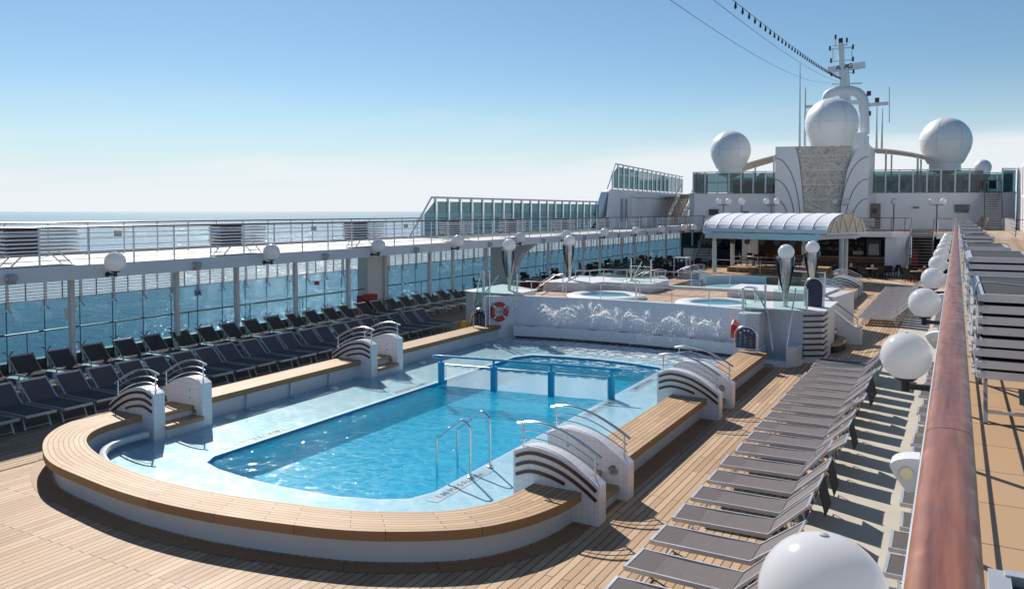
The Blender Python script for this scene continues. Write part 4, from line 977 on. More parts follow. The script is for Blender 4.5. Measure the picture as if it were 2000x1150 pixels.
# ------------------------------------------------------------------ loungers
def make_lounger(name, label, seat=1.36, ang=38, back=.64, w=.68, shade=False, metal='aluminium', strut=False):
    """foot end at x=0, head towards +x, lying along x, centred on y=0"""
    t = thing(name, label, 'sun lounger', (0, 0, 0))
    h = .34; hw = w / 2
    f = MB()
    for s in (-1, 1): f.box(0, seat + .12, s * hw - .013, s * hw + .013, h - .045, h + .014)
    f.box(-.015, .025, -hw - .018, hw + .018, h - .038, h + .018)
    f.box(seat - .02, seat + .02, -hw + .018, hw - .018, h - .03, h - .005)
    obj('frame', f, metal, t)
    sm = MB(); n = 6
    for i in range(n):
        xa, xb = .03 + (seat - .03) * i / n, .03 + (seat - .03) * (i + 1) / n
        za, zb = h + .010 - .018 * sin(pi * i / n), h + .010 - .018 * sin(pi * (i + 1) / n)
        sm.add([(xa, -hw + .018, za), (xb, -hw + .018, zb), (xb, hw - .018, zb), (xa, hw - .018, za), (xa, -hw + .018, za - .006), (xb, -hw + .018, zb - .006), (xb, hw - .018, zb - .006), (xa, hw - .018, za - .006)], [(0, 1, 2, 3), (7, 6, 5, 4), (0, 4, 5, 1), (2, 6, 7, 3)])
    obj('seat', sm, 'fabric', t, True)
    obj('foot_patch', MB().add([(.035, -hw + .02, h + .006), (.36, -hw + .02, h - .006), (.36, hw - .02, h - .006), (.035, hw - .02, h + .006), (.035, -hw + .02, h + .012), (.36, -hw + .02, h - .001), (.36, hw - .02, h - .001), (.035, hw - .02, h + .012)], [(0, 3, 2, 1), (4, 5, 6, 7), (0, 1, 5, 4), (2, 3, 7, 6)]), 'fabric_patch', t)
    a = radians(ang); dx, dz = cos(a), sin(a)
    H = lambda d, y, u=0: (seat + d * dx - u * dz, y, h + d * dz + u * dx)
    bm_ = MB().add([H(0, -hw + .01), H(back, -hw + .01), H(back, hw - .01), H(0, hw - .01), H(0, -hw + .01, -.008), H(back, -hw + .01, -.008), H(back, hw - .01, -.008), H(0, hw - .01, -.008)], [(0, 1, 2, 3), (7, 6, 5, 4), (0, 4, 5, 1), (2, 6, 7, 3)])
    b = obj('backrest', bm_, 'fabric', t)
    bf = MB()
    for s in (-1, 1): bf.bar(H(-.05, s * (hw - .0)), H(back + .04, s * (hw - .0)), .03, .034)
    bf.bar(H(back + .01, -hw), H(back + .01, hw), .028)
    obj('backrest_frame', bf, metal, b)
    ps = MB(); ps.bar((seat + .35, -hw + .05, h - .08), (seat + .35, hw - .05, h - .08), .014); ps.bar(H(back * .55, -hw + .05, -.02), (seat + .35, -hw + .05, h - .08), .018); ps.bar(H(back * .55, hw - .05, -.02), (seat + .35, hw - .05, h - .08), .018)
    obj('prop', ps, metal, t)
    for xa, xb in ((.26, .12), (seat + .0, seat + .17)):
        lg = MB()
        for s in (-1, 1): lg.bar((xa, s * (hw - .05), h - .03), (xb, s * (hw - .04), .0), .028)
        lg.bar((xb * .85 + xa * .15, -hw + .04, .05), (xb * .85 + xa * .15, hw - .04, .05), .02)
        obj('leg', lg, metal, t)
    if strut:
        sf = MB()
        for s in (-1, 1):
            sf.bar(H(.12, s * (hw + .035), -.10), H(back + .02, s * (hw + .035), .0), .018)
        sf.bar(H(back - .02, -hw - .035, .0), H(back - .02, hw + .035, .0), .016)
        sf.add([H(.1, -hw, -.10), H(back, -hw, -.02), H(back, -hw - .002, -.3), H(.1, -hw - .002, -.3)], [(0, 1, 2, 3)])
        obj('sunshade', sf, metal, t)
    if shade:
        sh = MB(); e = H(back + .03, 0)
        sh.add([(e[0], -hw, e[2]), (e[0], hw, e[2]), (e[0] + .10, hw, e[2] - .42), (e[0] + .10, -hw, e[2] - .42), (e[0] + .012, -hw, e[2]), (e[0] + .012, hw, e[2]), (e[0] + .112, hw, e[2] - .42), (e[0] + .112, -hw, e[2] - .42)], [(0, 1, 2, 3), (7, 6, 5, 4), (0, 4, 5, 1), (1, 5, 6, 2), (2, 6, 7, 3), (3, 7, 4, 0)])
        obj('sunshade', sh, 'fabric_dark', t)
    return t
GR = 'loungers in the main row right of the pool'
protoR = make_lounger('sun_lounger', '', w=.62, ang=43, back=.70)
protoRS = make_lounger('sun_lounger', '', w=.62, ang=43, back=.70, shade=True)
protoR2 = make_lounger('sun_lounger', '', w=.62, ang=37, back=.70)
protoR3 = make_lounger('sun_lounger', '', w=.62, ang=50, back=.70)
protoU = make_lounger('sun_lounger', '', w=.66, ang=43, back=.70)
protoL = make_lounger('sun_lounger', '', seat=1.33, ang=44, back=.66, w=.66, strut=True)
used = {protoR.name: False, protoRS.name: False, protoL.name: False, protoU.name: False, protoR2.name: False, protoR3.name: False}
def place(proto, loc, rz, label, group):
    if not used[proto.name]:
        used[proto.name] = True
        proto.location = loc; proto.rotation_euler = (0, 0, rz); proto['label'] = label; proto['group'] = group
        return proto
    return dup(proto, loc, rz, label, group)
y = 8.52; k = 0
while y < 26.2:
    k += 1
    pr = protoRS if k in (2, 5, 6, 9, 13, 14) else (protoR2 if k in (3, 8, 12, 16) else protoR3 if k in (7, 11, 17) else protoR)
    place(pr, (-3.60 + random.uniform(-.03, .03), y + .33, 0), random.uniform(-.035, .035), 'taupe sun lounger in the long row right of the pool, %s from the near end' % nth(k), GR)
    y += .945
y = 37.3; k = 0
while y < 53.0:
    k += 1
    place(protoU, (-3.62 + random.uniform(-.02, .02), y + .33, 0), random.uniform(-.015, .015), 'taupe sun lounger in the far group beyond the island steps, %s from its near end' % nth(k), 'loungers in the far right group')
    y += .86
y = 5.7; k = 0
while y < 27:
    k += 1
    place(protoU, (-.66 + random.uniform(-.06, .06), y, 0), random.uniform(-.03, .03), 'lounger foot showing on cream deck under the right rail, %s from near end' % nth(k), 'loungers on the cream deck under the right rail')
    y += .86 if k % 3 else 1.05
y = 36.0; k = 0
while y < 52:
    k += 1
    place(protoU, (-.7, y, 0), 0, 'far lounger foot under the right rail beside the globes, %s of its run' % nth(k), 'far loungers under the right rail')
    y += .9
y = 7.6; k = 0
while y < 36:
    k += 1
    place(protoL, (-21.5 + random.uniform(-.04, .04), y, 0), pi + random.uniform(-.03, .03), 'dark sun lounger in the back row by the window wall, %s from near end' % nth(k), 'loungers in the back row at the left window')
    y += 1.06
y = 7.85; k = 0
while y < 27.8:
    k += 1
    place(protoL, (-17.95 + random.uniform(-.04, .04), y, 0), pi + random.uniform(-.03, .03), 'dark sun lounger in the front row left of the pool, %s from the near end' % nth(k), 'loungers in the front row left of the pool')
    y += .845
y = 37.5; k = 0
while y < 50:
    k += 1
    place(protoL, (-17.6, y, 0), pi, 'dark sun lounger left of the far pool in shade, %s of its row' % nth(k), 'loungers left of the far pool')
    y += .9

# stacked folded loungers
def make_folded(label, metal, bottom=False):
    t = thing('folded_lounger', label, 'folded lounger', (0, 0, 0))
    f = MB()
    for s in (-1, 1):
        f.box(s * .30 - .02, s * .30 + .02, 0, 1.88, .012, .06)
        f.bar((s * .335, .1, .02), (s * .335, .75, .045), .018); f.bar((s * .335, 1.2, .02), (s * .335, 1.8, .045), .018)
    f.box(-.29, .29, -.0, .035, .008, .064); f.box(-.29, .29, 1.85, 1.88, .008, .064)
    obj('frame', f, metal, t)
    obj('seat', MB().box(-.275, .275, .05, 1.84, .03, .045), 'fabric_dark', t)
    if metal == 'lounger_white': obj('backrest', MB().box(-.27, .27, .05, .85, -.03, .028), 'fabric_dark', t)
    cp = MB()
    for s in (-1, 1):
        n = 12; cp.slab([(s * .285 + .024 * cos(q), -.004, .036 + .024 * sin(q)) for q in [2 * pi * e / n for e in range(n)]], (0, -.012, 0))
    obj('end_cap', cp, 'white_paint', t)
    if bottom:
        for ya, yb in ((.5, .12), (1.35, 1.72)):
            lg = MB()
            for s in (-1, 1): lg.bar((s * .25, ya, .02), (s * .25, yb, -.34), .028)
            lg.bar((-.25, yb * .8 + ya * .2, -.27), (.25, yb * .8 + ya * .2, -.27), .022)
            obj('leg', lg, metal, t)
    return t
fo = {}
for side, metal in (('R', 'aluminium'), ('L', 'lounger_white')):
    fo[side] = (make_folded('', metal), make_folded('', metal, True))
usedf = set()
def stack(side, x, y, n, where, zb=3.35, rz=0, pitch=.079):
    for k in range(n):
        bottom = (k == 0)
        src = fo[side][1 if bottom else 0]
        lb = 'folded lounger, %s of %s' % ('bottom one' if bottom else ('topmost' if k == n - 1 else nth(n - k) + ' from top'), where)
        z = zb + .345 + k * pitch
        loc = (x + random.uniform(-.012, .012), y + random.uniform(-.03, .03), z)
        g = 'folded loungers stacked on the upper walkways'
        if src.name not in usedf:
            usedf.add(src.name); src.location = loc; src['label'] = lb; src['group'] = g; src.rotation_euler = (0, 0, rz)
        else: dup(src, loc, rz, lb, g)
YR = [6.6, 10.3, 15.3, 21.7, 27.3, 33.5, 40.4, 49.5, 58.7]
stack('R', .40, .07, 6, 'the stack cut by the lower right corner')
for i, y in enumerate(YR):
    stack('R', .46, y, 8 if i != 1 else 9, 'the %s stack beside the right wooden rail' % nth(i + 1))
YL = [11.2, 17.9, 24.4, 31.2, 36.8, 43.3, 49.9, 56.5, 62.5, 68.7]
for i, y in enumerate(YL):
    stack('L', -21.0, y, 7, 'the %s stack along the left walkway' % nth(i + 1), 3.49, pitch=.1)
stack('L', -5.6, 68.2, 7, 'the white stack on the forward deck above the bar', rz=pi / 2, pitch=.1)
# cords tied over stacks
for i, y in enumerate(YR[:5]):
    p = [(.13, y + .3, 3.75), (.14, y + .3, 4.3), (.2, y + .32, 4.37), (.45, y + .36, 4.35), (.74, y + .3, 4.36), (.79, y + .3, 4.2), (.8, y + .3, 3.75)]
    solo('tie_cord', MB().tube(smoothpath(p, 4), .007, 5), 'rope', 'thin cord tied over the %s stack of folded loungers by the right rail' % nth(i + 1), 'cord', 'cords over the right stacks')

# ------------------------------------------------------------------ right rail and upper deck
mb = MB().sheet([[(.02, -3), (6, -3), (6, 64), (-.0, 64), (.02, 30)]], 3.35); struct('right_walkway', mb, 'tan_tile')
mb = MB().box(-.16, .06, -3, 66, 2.94, 3.40); struct('right_fascia', mb, 'white_paint')
mb = MB().box(.0, 6, -3, 98, 3.0, 3.3); struct('right_slab', mb, 'white_paint')
rr = thing('wooden_rail', 'broad varnished wooden handrail running away from the camera on the right', 'railing', (0, 0, 3.35))
def capsule(w, h, y0, y1, xc=-.003, zt=4.45, n=16):
    pr = [(xc + w / 2 * math.copysign(abs(cos(t)) ** .75, cos(t)), zt - h / 2 + h / 2 * math.copysign(abs(sin(t)) ** .8, sin(t))) for t in [2 * pi * k / n for k in range(n)]]
    return [(x, y0, z) for x, z in pr], [(x, y1, z) for x, z in pr]
ys = [-.5, .62, 1.43, 3.45, 5.5, 8.0, 11, 14, 17, 20, 23, 26, 29, 32, 35, 38, 41, 44, 47, 50, 53, 56, 59, 62, 65.5]
ys = [-.45 + 2.325 * k for k in range(29)]
for i in range(len(ys) - 1):
    a_, b_ = capsule(.09, .05, ys[i] + .002, ys[i + 1] - .002); n = len(a_)
    m = MB().add(a_ + b_, [(k, (k + 1) % n, n + (k + 1) % n, n + k) for k in range(n)] + [tuple(range(n)), tuple(range(n, 2 * n))])
    obj('rail_section', m, 'varnish', rr, True)
pm = MB()
for k in range(44):
    y = 1.2 + k * 1.45
    obj('post', MB().bar((0, y, 3.38), (0, y, 4.4), .035), 'white_metal', rr)
for z in (3.55, 3.75, 3.95, 4.15):
    obj('mid_rail', MB().tube([(0, -1, z), (0, 65, z)], .009, 6), 'white_metal', rr)
# globes on right fascia
def wall_globe(proto_pos, s):
    """globe on bracket; arm direction s*x from the fascia"""
    x, y, z = proto_pos
    t = thing('globe_lamp', '', 'globe lamp', (x, y, z))
    obj('globe', MB().sphere((x, y, z), .272, 48, 28), 'globe', t, True)
    obj('finial', MB().lathe((x, y, z + .268), [(.022, 0), (.02, .008), (.004, .014)], 12), 'seam_grey', t, True)
    bk = MB().tube([(x, y, z - .40), (x, y, z - .255)], .045, 12); bk.lathe((x, y, z - .275), [(.10, 0), (.13, .03), (.13, .035)], 20)
    bk.box(min(x, x + s * .34), max(x, x + s * .34), y - .03, y + .03, z - .375, z - .315)
    bk.lathe((x, y, z - .27), [(.06, 0), (.12, .02)], 20)
    obj('bracket', bk, 'black', t)
    obj('wall_plate', MB().tube([(x + s * .33, y, z - .345), (x + s * .37, y, z - .345)], .075, 14), 'black', t)
    return t
gR = wall_globe((-.47, 3.62, 3.23), 1)
gR['label'] = 'white globe lamp nearest the camera, cut by the bottom edge'; gR['group'] = 'globe lamps along the right fascia'
for i, y in enumerate([10.15, 16.25, 22.3, 28.5, 34.6, 40.8, 46.9, 53.0, 59.1]):
    dup(gR, (-.47, y, 3.24), 0, 'white globe lamp on a black bracket below the right rail, %s from the camera' % nth(i + 2), 'globe lamps along the right fascia')
gL = wall_globe((-19.68, 13.45, 3.55), -1)
gL['label'] = 'white globe lamp on the left fascia, nearest, between the two left lounger stacks'; gL['group'] = 'globe lamps along the left fascia'
for i, y in enumerate([19.04, 24.6, 30.3, 36.2, 41.8, 47.5, 53.2, 58.8, 64.5, 67.4]):
    dup(gL, (-19.68, y, 3.56), 0, 'white globe lamp on the left fascia, %s from the left' % nth(i + 2), 'globe lamps along the left fascia')
# flood lights
def flood(pos, s, mat, q_=.78):
    x, y, z = pos
    t = thing('floodlight', '', 'floodlight', pos)
    K = lambda dx, dz: (x - s * dx * q_, y - .11 * q_, z + dz * q_)
    pr = [K(0, .10)] + [K(.24 * sin(t), .02 + .10 * cos(t)) for t in [pi / 2 * q / 6 for q in range(7)]] + [K(.20, -.06), K(.09, -.20), K(.05, -.19), K(0, -.10)]
    hs = obj('housing', MB().slab(pr, (0, .24 * q_, 0)), mat, t, True)
    n = 18; c = Vector(K(.10, -.02)) + Vector((0, -.004, 0))
    obj('lens', MB().slab([(c.x + .042 * cos(q), c.y, c.z + .042 * sin(q)) for q in [2 * pi * e / n for e in range(n)]], (0, -.010, 0)), 'lens_cream', t)
    obj('bracket_plate', MB().box(min(x, x + s * .05), max(x, x + s * .05), y - .05, y + .05, z - .05, z + .06), 'seam_grey', t)
    return t
f0 = flood((-.19, 6.3, 3.07), 1, 'white_paint'); f0['label'] = 'white housed fascia light with round lens, nearest below the right rail'; f0['group'] = 'fascia lights right'
for i, y in enumerate([13.2, 19.3, 25.4, 31.5, 37.7]): dup(f0, (-.17, y, 3.05), 0, 'white fascia light with round lens between globes, %s below the right rail' % nth(i + 2), 'fascia lights right')
f1 = flood((-20.03, 10.9, 3.29), -1, 'seam_grey'); f1['label'] = 'grey fascia light at the extreme left edge of the photo'; f1['group'] = 'fascia lights left'
for i, y in enumerate([16.3, 21.9, 27.5, 33.6, 39.4, 45, 50.7, 56.3, 61.8]): dup(f1, (-20.03, y, 3.29), 0, 'grey wedge shaped fascia light on the left fascia, %s from the left' % nth(i + 2), 'fascia lights left')

# ------------------------------------------------------------------ left upper walkway
YE = 98
mb = MB().box(-25.35, -20.1, -12, 72.7, 3.27, 3.49); struct('left_walkway', mb, 'walkway')
mb = MB().box(-20.13, -20.02, -12, 72.9, 3.12, 3.50); struct('left_fascia', mb, 'white_paint')
mb = MB().box(-25.4, -25.22, -12, 72.7, 3.49, 3.6); struct('left_kerb', mb, 'seam_grey')
def long_rail(label, x, y0, y1, z0, h, mids, top, gap=1.45, ph=0, w=.035, topr=.026):
    t = thing('deck_railing', label, 'railing', (x, y0, z0))
    obj('top_rail', MB().tube([(x, y0, z0 + h), (x, y1, z0 + h)], topr, 8), top, t, True)
    for z in mids: obj('mid_rail', MB().tube([(x, y0, z0 + z), (x, y1, z0 + z)], .011, 6), 'white_metal', t)
    y = y0 + ph
    while y <= y1:
        obj('post', MB().box(x - w / 2, x + w / 2, y - w / 2, y + w / 2, z0, z0 + h), 'white_metal', t); y += gap
    return t
long_rail('white railing with brown top rail on the inner edge of the left walkway', -20.12, 5.1, 72.7, 3.49, 1.0, (.16, .33, .5, .69, .84), 'brown_slat', gap=1.318)
long_rail('white railing with brown top rail on the outer edge of the left walkway', -25.1, 5.45, 35, 3.49, 1.05, (.27, .55, .69, .84), 'brown_slat', ph=.2, gap=1.318)
# small boxes/lights on outer rail
for i, (yy, nm_) in enumerate(((17.2, 'small grey box on the outer left railing near the first globe'), (22.4, 'twin spotlight on the outer left railing'), (26.7, 'small round lamp on the outer left railing'), (33.5, 'small round lamp on the outer left railing by the glass windbreak'))):
    solo('rail_fitting', MB().box(-25.05, -24.92, yy - .1, yy + .1, 4.05, 4.25), 'seam_grey', nm_, 'rail fitting')
# glass windbreaks on the outer edge
def windbreak(label, x, y0, y1, zb, zt, ytop0, ztop1, mat='glass_smoke', gap=1.38, tall=None):
    t = thing('glass_windbreak', label, 'windbreak', (x, y0, zb))
    L = y1 - y0
    tz = lambda y: zt + (ztop1 - zt) * max(0, (y - ytop0)) / (y1 - ytop0)
    def topz(y):
        if y < ytop0: return zb + (zt - zb) * (y - y0) / (ytop0 - y0)
        return tz(y)
    obj('top_rail', MB().tube([(x, y0, zb), (x, ytop0, zt), (x, y1, ztop1)], .06, 8), 'white_metal', t)
    y = y0; k = 0
    while y < y1 - .2:
        ya, yb = y + .16, min(y + gap - .12, y1)
        za, zb2 = topz(ya) - .22, topz(yb) - .22
        if za > zb + .3:
            obj('pane', MB().slab([(x, ya, zb + .1), (x, yb, zb + .1), (x, yb, zb2), (x, ya, za)], (.015, 0, 0)), mat, t)
        if topz(y) > zb + .3:
            obj('post', MB().box(x - .10, x + .02, y - .045, y + .045, zb, topz(y)), 'white_metal', t)
        y += gap; k += 1
    return t
windbreak('long smoked glass windbreak with a sloping end on the left walkway', -25.1, 33.9, 59.3, 3.49, 5.67, 36.0, 5.67, gap=1.25)
# ------------------------------------------------------------------ left lower side: columns, window wall
for i, y in enumerate([12.8, 14.4, 18.1, 20.7, 23.7, 26.9, 33.1, 35.2, 38.6, 41.5, 46.5, 49.0, 52.1, 55.1, 59.5, 62.5, 65.9, 70.6, 75.0, 79.0]):
    if i == 0: continue
    c = MB().box(-23.27, -23.13, y - .07, y + .07, 0, 3.27)
    solo('white_column', c, 'column_white', 'slim white column under the left walkway, %s from the left' % nth(i), 'column', 'slim columns under the left walkway')
solo('white_column', MB().box(-23.27, -23.13, 12.1, 12.24, 0, 3.27), 'column_white', 'slim white column under the left walkway at the left edge of the photo', 'column', 'slim columns under the left walkway')
pl = thing('broad_pillar', 'broad grey pillar with red fire box at the window wall', 'pillar', (-24.6, 30.2, 0))
obj('shaft', MB().box(-24.6, -24.0, 29.2, 30.3, 0, 3.27), 'white_wall', pl)
obj('side_pipe', MB().box(-24.0, -23.85, 30.3, 30.5, 0, 3.27), 'white_metal', pl)
solo('fire_box', MB().box(-24.0, -23.6, 28.4, 29.4, 0, 1.05).box(-23.6, -23.58, 28.45, 29.35, .05, 1.0), 'red_paint', 'red fire hose box standing at the foot of the broad pillar', 'fire box')
solo('curved_pillar', MB().slab([(-22.9, 38.6, 0), (-21.2, 38.6, 0), (-21.3, 38.6, 1.9), (-20.9, 38.6, 2.6), (-20.2, 38.6, 3.1), (-22.9, 38.6, 3.26)], (0, .5, 0)), 'white_paint', 'white flaring pillar under the left walkway behind the front cone lamp', 'pillar')
solo('timber_counter', MB().box(-20.6, -18.9, 38.2, 39.0, 0, 1.15).box(-20.7, -18.8, 38.15, 39.05, 1.15, 1.2), 'bar_wood', 'dark red wooden counter behind the front left cone lamp', 'counter')
# window wall
XW = -24.9
ww = thing('window_wall', 'tall glass window wall with bracket clamps and louvres along the left side', 'window wall', (XW, 5, 0))
mbk = MB().box(XW - .25, XW + .05, 4, 98, 0, .32); obj('kerb', mbk, 'dark_grey', ww)
obj('sill_rail', MB().box(XW - .03, XW + .03, 4, 98, 2.12, 2.17), 'brushed_steel', ww)
y = 4.2; k = 0
while y < 97:
    obj('pane', MB().box(XW - .012, XW + .0, y + .012, y + 1.153 - .012, .32, 2.12), 'glass_screen', ww)
    y += 1.153
lv = MB()
for z in [2.22 + .098 * k for k in range(11)]: lv.box(XW - .04, XW + .01, 4, 98, z, z + .022)
for k in range(150):
    yy = 4.2 + .5765 * k
    if yy < 98: lv.box(XW + .005, XW + .035, yy - .015, yy + .015, 2.15, 3.27)
obj('louvres', lv, 'walkway', ww)
y = 4.2; sp = MB()
while y < 97:
    m = MB().box(XW + .04, XW + .11, y - .032, y + .032, 1.96, 3.27)
    if y < 62:
        for q_ in (-1, 1):
            m.bar((XW + .08, y, 1.98), (XW + .06, y + q_ * .13, 1.84), .03); m.bar((XW + .06, y + q_ * .13, 1.84), (XW + .02, y + q_ * .15, 1.84), .04)
            m.bar((XW + .08, y, .54), (XW + .06, y + q_ * .13, .68), .03); m.bar((XW + .06, y + q_ * .13, .68), (XW + .02, y + q_ * .15, .68), .04)
    m.box(XW + .05, XW + .11, y - .03, y + .03, 0, .55)
    obj('clamp_post', m, 'brushed_steel', ww)
    if y < 70: obj('pane_joint', MB().box(XW - .012, XW + .006, y - .011, y + .011, .32, 2.12), 'dark_grey', ww)
    y += 1.153
hr = railing('steel handrail on posts in front of the left window wall', [(-24.2, 5), (-24.2, 97)], 0, 1.27, 0, 2.9, mat='lamp_post_grey', r0=.025, tops='bar_wood')
# notices on glass
solo('notice', MB().box(-24.88, -24.87, 15.2, 15.48, 1.45, 1.82), 'white_wall', 'small white notice stuck on the window wall near the left', 'notice')
solo('notice', MB().box(-24.88, -24.87, 20.2, 20.5, 1.75, 1.95), 'sign_blue', 'small blue and white notice on the window wall', 'notice')
solo('alarm_box', MB().box(-24.8, -24.7, 26.5, 26.7, 1.65, 1.82), 'red_paint', 'tiny red call point near the broad pillar', 'call point')
# opening: the far left wing wall
wg = thing('wing_wall', 'white ship side wall with recess panels rising behind the left windbreak', 'wall', (-25, 60, 3.49))
X0 = -25.1; ZW = 6.75
obj('wall', MB().slab([(X0, 57.5, 3.49), (X0, 59.4, 4.45), (X0, 61.0, 6.5), (X0, 62.0, ZW), (X0, 84, ZW), (X0, 84, 3.49)], (-.5, 0, 0)), 'white_wall', wg)
obj('buttress', MB().slab([(X0 + .9, 57.8, 3.49), (X0 + .5, 59.8, 4.6), (X0 + .1, 61.3, 6.7), (X0, 63.2, 6.7), (X0, 63.6, 3.49)], (-.1, 0.1, 0)), 'white_wall', wg)
for y in (64.1, 65.1):
    obj('slot', MB().box(X0 + .02, X0 + .05, y, y + .55, 4.0, 6.0), 'seam_grey', wg)
for k in range(9):
    y = 66.5 + k * 1.73
    obj('panel', MB().box(X0 + .02, X0 + .10, y, y + 1.64, 3.6, 6.1), 'white_wall', wg)
obj('panel_hood', MB().box(X0 + .02, X0 + .35, 66.4, 82.8, 6.15, 6.25), 'white_wall', wg)
windbreak('slanting glass windbreak on top of the white wing wall', X0, 61.1, 81.8, ZW, 8.9, 62.9, 8.5, gap=1.23)

# ------------------------------------------------------------------ forward superstructure
ZU = 6.5
# cross deck at walkway level, above the bar, with a stair opening
cross = [(-20.1, 72.7), (-19.6, 70), (-18.2, 68.0), (-15, 67.0), (-6.4, 66.3), (-4.2, 66.6), (-3.3, 67.4), (-3.0, 68.9), (-1.2, 68.9), (-1.2, 64), (6, 64), (6, 98), (-25.3, 98), (-25.3, 72.7)]
mb = MB().prism(cross, 2.96, 3.35); struct('forward_deck', mb, 'white_wall')
mb = MB().sheet([cross], 3.354); struct('forward_deck_floor', mb, 'tan_far')
mb = MB().sheet([[(1.0, 50), (6, 50), (6, 78), (1.0, 78)]], 3.358); struct('forward_walkway_floor', mb, 'tan_far')
def mrail(label, pts, z, h=1.05, group=None):
    t = thing('deck_railing', label, 'railing', (pts[0][0], pts[0][1], z), group)
    P = [Vector((x, y, z)) for x, y in pts]
    obj('top_rail', MB().tube([p + Vector((0, 0, h)) for p in P], .025, 6), 'brown_slat', t)
    for q in (.2, .4, .6, .82): obj('mid_rail', MB().tube([p + Vector((0, 0, q)) for p in P], .012, 5), 'white_metal', t)
    for i in range(len(P) - 1):
        L = (P[i + 1] - P[i]).length; m = max(1, round(L / 1.5))
        for k in range(m + 1): q = P[i].lerp(P[i + 1], k / m); obj('post', MB().box(q.x - .02, q.x + .02, q.y - .02, q.y + .02, z, z + h), 'white_metal', t)
    return t
mrail('white railing along the curved forward deck above the bar', [(-18.2, 68.1), (-15, 67.1), (-6.5, 66.45), (-4.3, 66.8), (-3.4, 67.5), (-3.1, 69.2)], 3.35)
mrail('white railing between the middle stair head and the right rail', [(-1.2, 69), (-1.2, 64.4), (-.2, 64.4)], 3.35)
mrail('white railing at the end of the left walkway', [(-20.1, 72.6), (-19.6, 70.1), (-18.2, 68.1)], 3.35)
# main house wall
hw_ = thing('deck_house', 'white deck house wall closing the forward end below the dark glass', 'deck house', (-10, 79, 3.35))
yL, yR = 72.0, 79.6
obj('wall', MB().prism([(-21.8, 84), (-21.6, 72.5), (-21.0, yL), (-14.05, yL + 2.5), (-14.05, 84)], 3.35, ZU), 'white_wall', hw_)
obj('wall', MB().prism([(-6.9, 77.5), (-6.2, 77.4), (2.0, yR), (3.3, yR), (4.4, 80.5), (4.6, 92), (-6.9, 92)], 3.35, ZU), 'white_wall', hw_)
dr = obj('door', MB().box(-6.62, -5.85, 77.25, 77.38, 3.37, 5.6), 'door_wood', hw_)
n = 20; obj('porthole', MB().slab([(-6.3 + .23 * cos(q), 77.22, 4.95 + .23 * sin(q)) for q in [2 * pi * e / n for e in range(n)]], (0, .03, 0)), 'dark_grey', dr)
obj('wall_vent', MB().box(-19.7, -18.9, yL + .28, yL + .5, 4.55, 5.1), 'dark_grey', hw_)
obj('wall_panel', MB().slab([(-1.0 + .9, 78.9, 4.8), (.9, 79.1, 4.8), (1.05, 79.1, 5.5), (-.15, 78.9, 5.5)], (0, -.05, 0)), 'glass_smoke', hw_)
obj('exit_sign', MB().slab([(-3.3, 78.0, 5.15), (-2.85, 78.12, 5.15), (-2.85, 78.12, 5.33), (-3.3, 78.0, 5.33)], (0, -.04, 0)), 'green_sign', hw_)
obj('exit_sign', MB().box(-16.9, -16.4, 73.2, 73.5, 4.75, 4.93), 'green_sign', hw_)
obj('roof_deck', MB().prism([(-21.9, 92), (-21.7, 72.4), (-21, yL - .1), (-14, yL + 2.4), (-6.9, 77.3), (2.0, yR - .1), (4.5, 80.4), (4.7, 92)], ZU, ZU + .04), 'grey_deck', hw_)
obj('back_wall', MB().box(-25, 5, 92, 92.3, 3.35, 6.9), 'white_wall', hw_)
# upper glass balustrades
def balus(label, pts, n, z0, h, mat, parent_name='glass_balustrade', dx=0):
    t = thing(parent_name, label, 'glass balustrade', (pts[0][0], pts[0][1], z0))
    P = [Vector((x, y, z0)) for x, y in pts]
    obj('top_rail', MB().tube([p + Vector((0, 0, h)) for p in P], .05, 6), 'white_metal', t)
    for i in range(len(P) - 1):
        m = n[i]
        for k in range(m):
            a_ = P[i].lerp(P[i + 1], (k + .04) / m); b_ = P[i].lerp(P[i + 1], (k + .96) / m)
            obj('pane', MB().slab([a_ + Vector((0, 0, .06)), b_ + Vector((0, 0, .06)), b_ + Vector((0, 0, h - .1)), a_ + Vector((0, 0, h - .1))], (0, .02, 0)), mat, t)
            q = P[i].lerp(P[i + 1], k / m)
            obj('post', MB().box(q.x - .06, q.x + .06, q.y - .02, q.y + .10, z0, z0 + h), 'white_metal', t)
    return t
balus('dark glass balustrade on the deck house left of the stone tower', [(-21.5, 78), (-21.3, 72.6), (-14.1, yL + 2.5)], (4, 7), ZU + .04, 1.95, 'glass_smoke')
balus('dark glass balustrade on the deck house right of the stone tower', [(-6.6, 77.5), (2.0, yR - .05)], (8,), ZU + .04, 2.0, 'glass_smoke')
balus('short glass balustrade right of the upper stair', [(3.35, yR), (4.4, 80.5)], (1,), ZU + .04, 2.0, 'glass_smoke')
balus('rear windbreak of dark glass panes across the upper deck', [(-21.5, 88), (4.6, 88)], (20,), ZU + .04, 2.0, 'glass_dark')
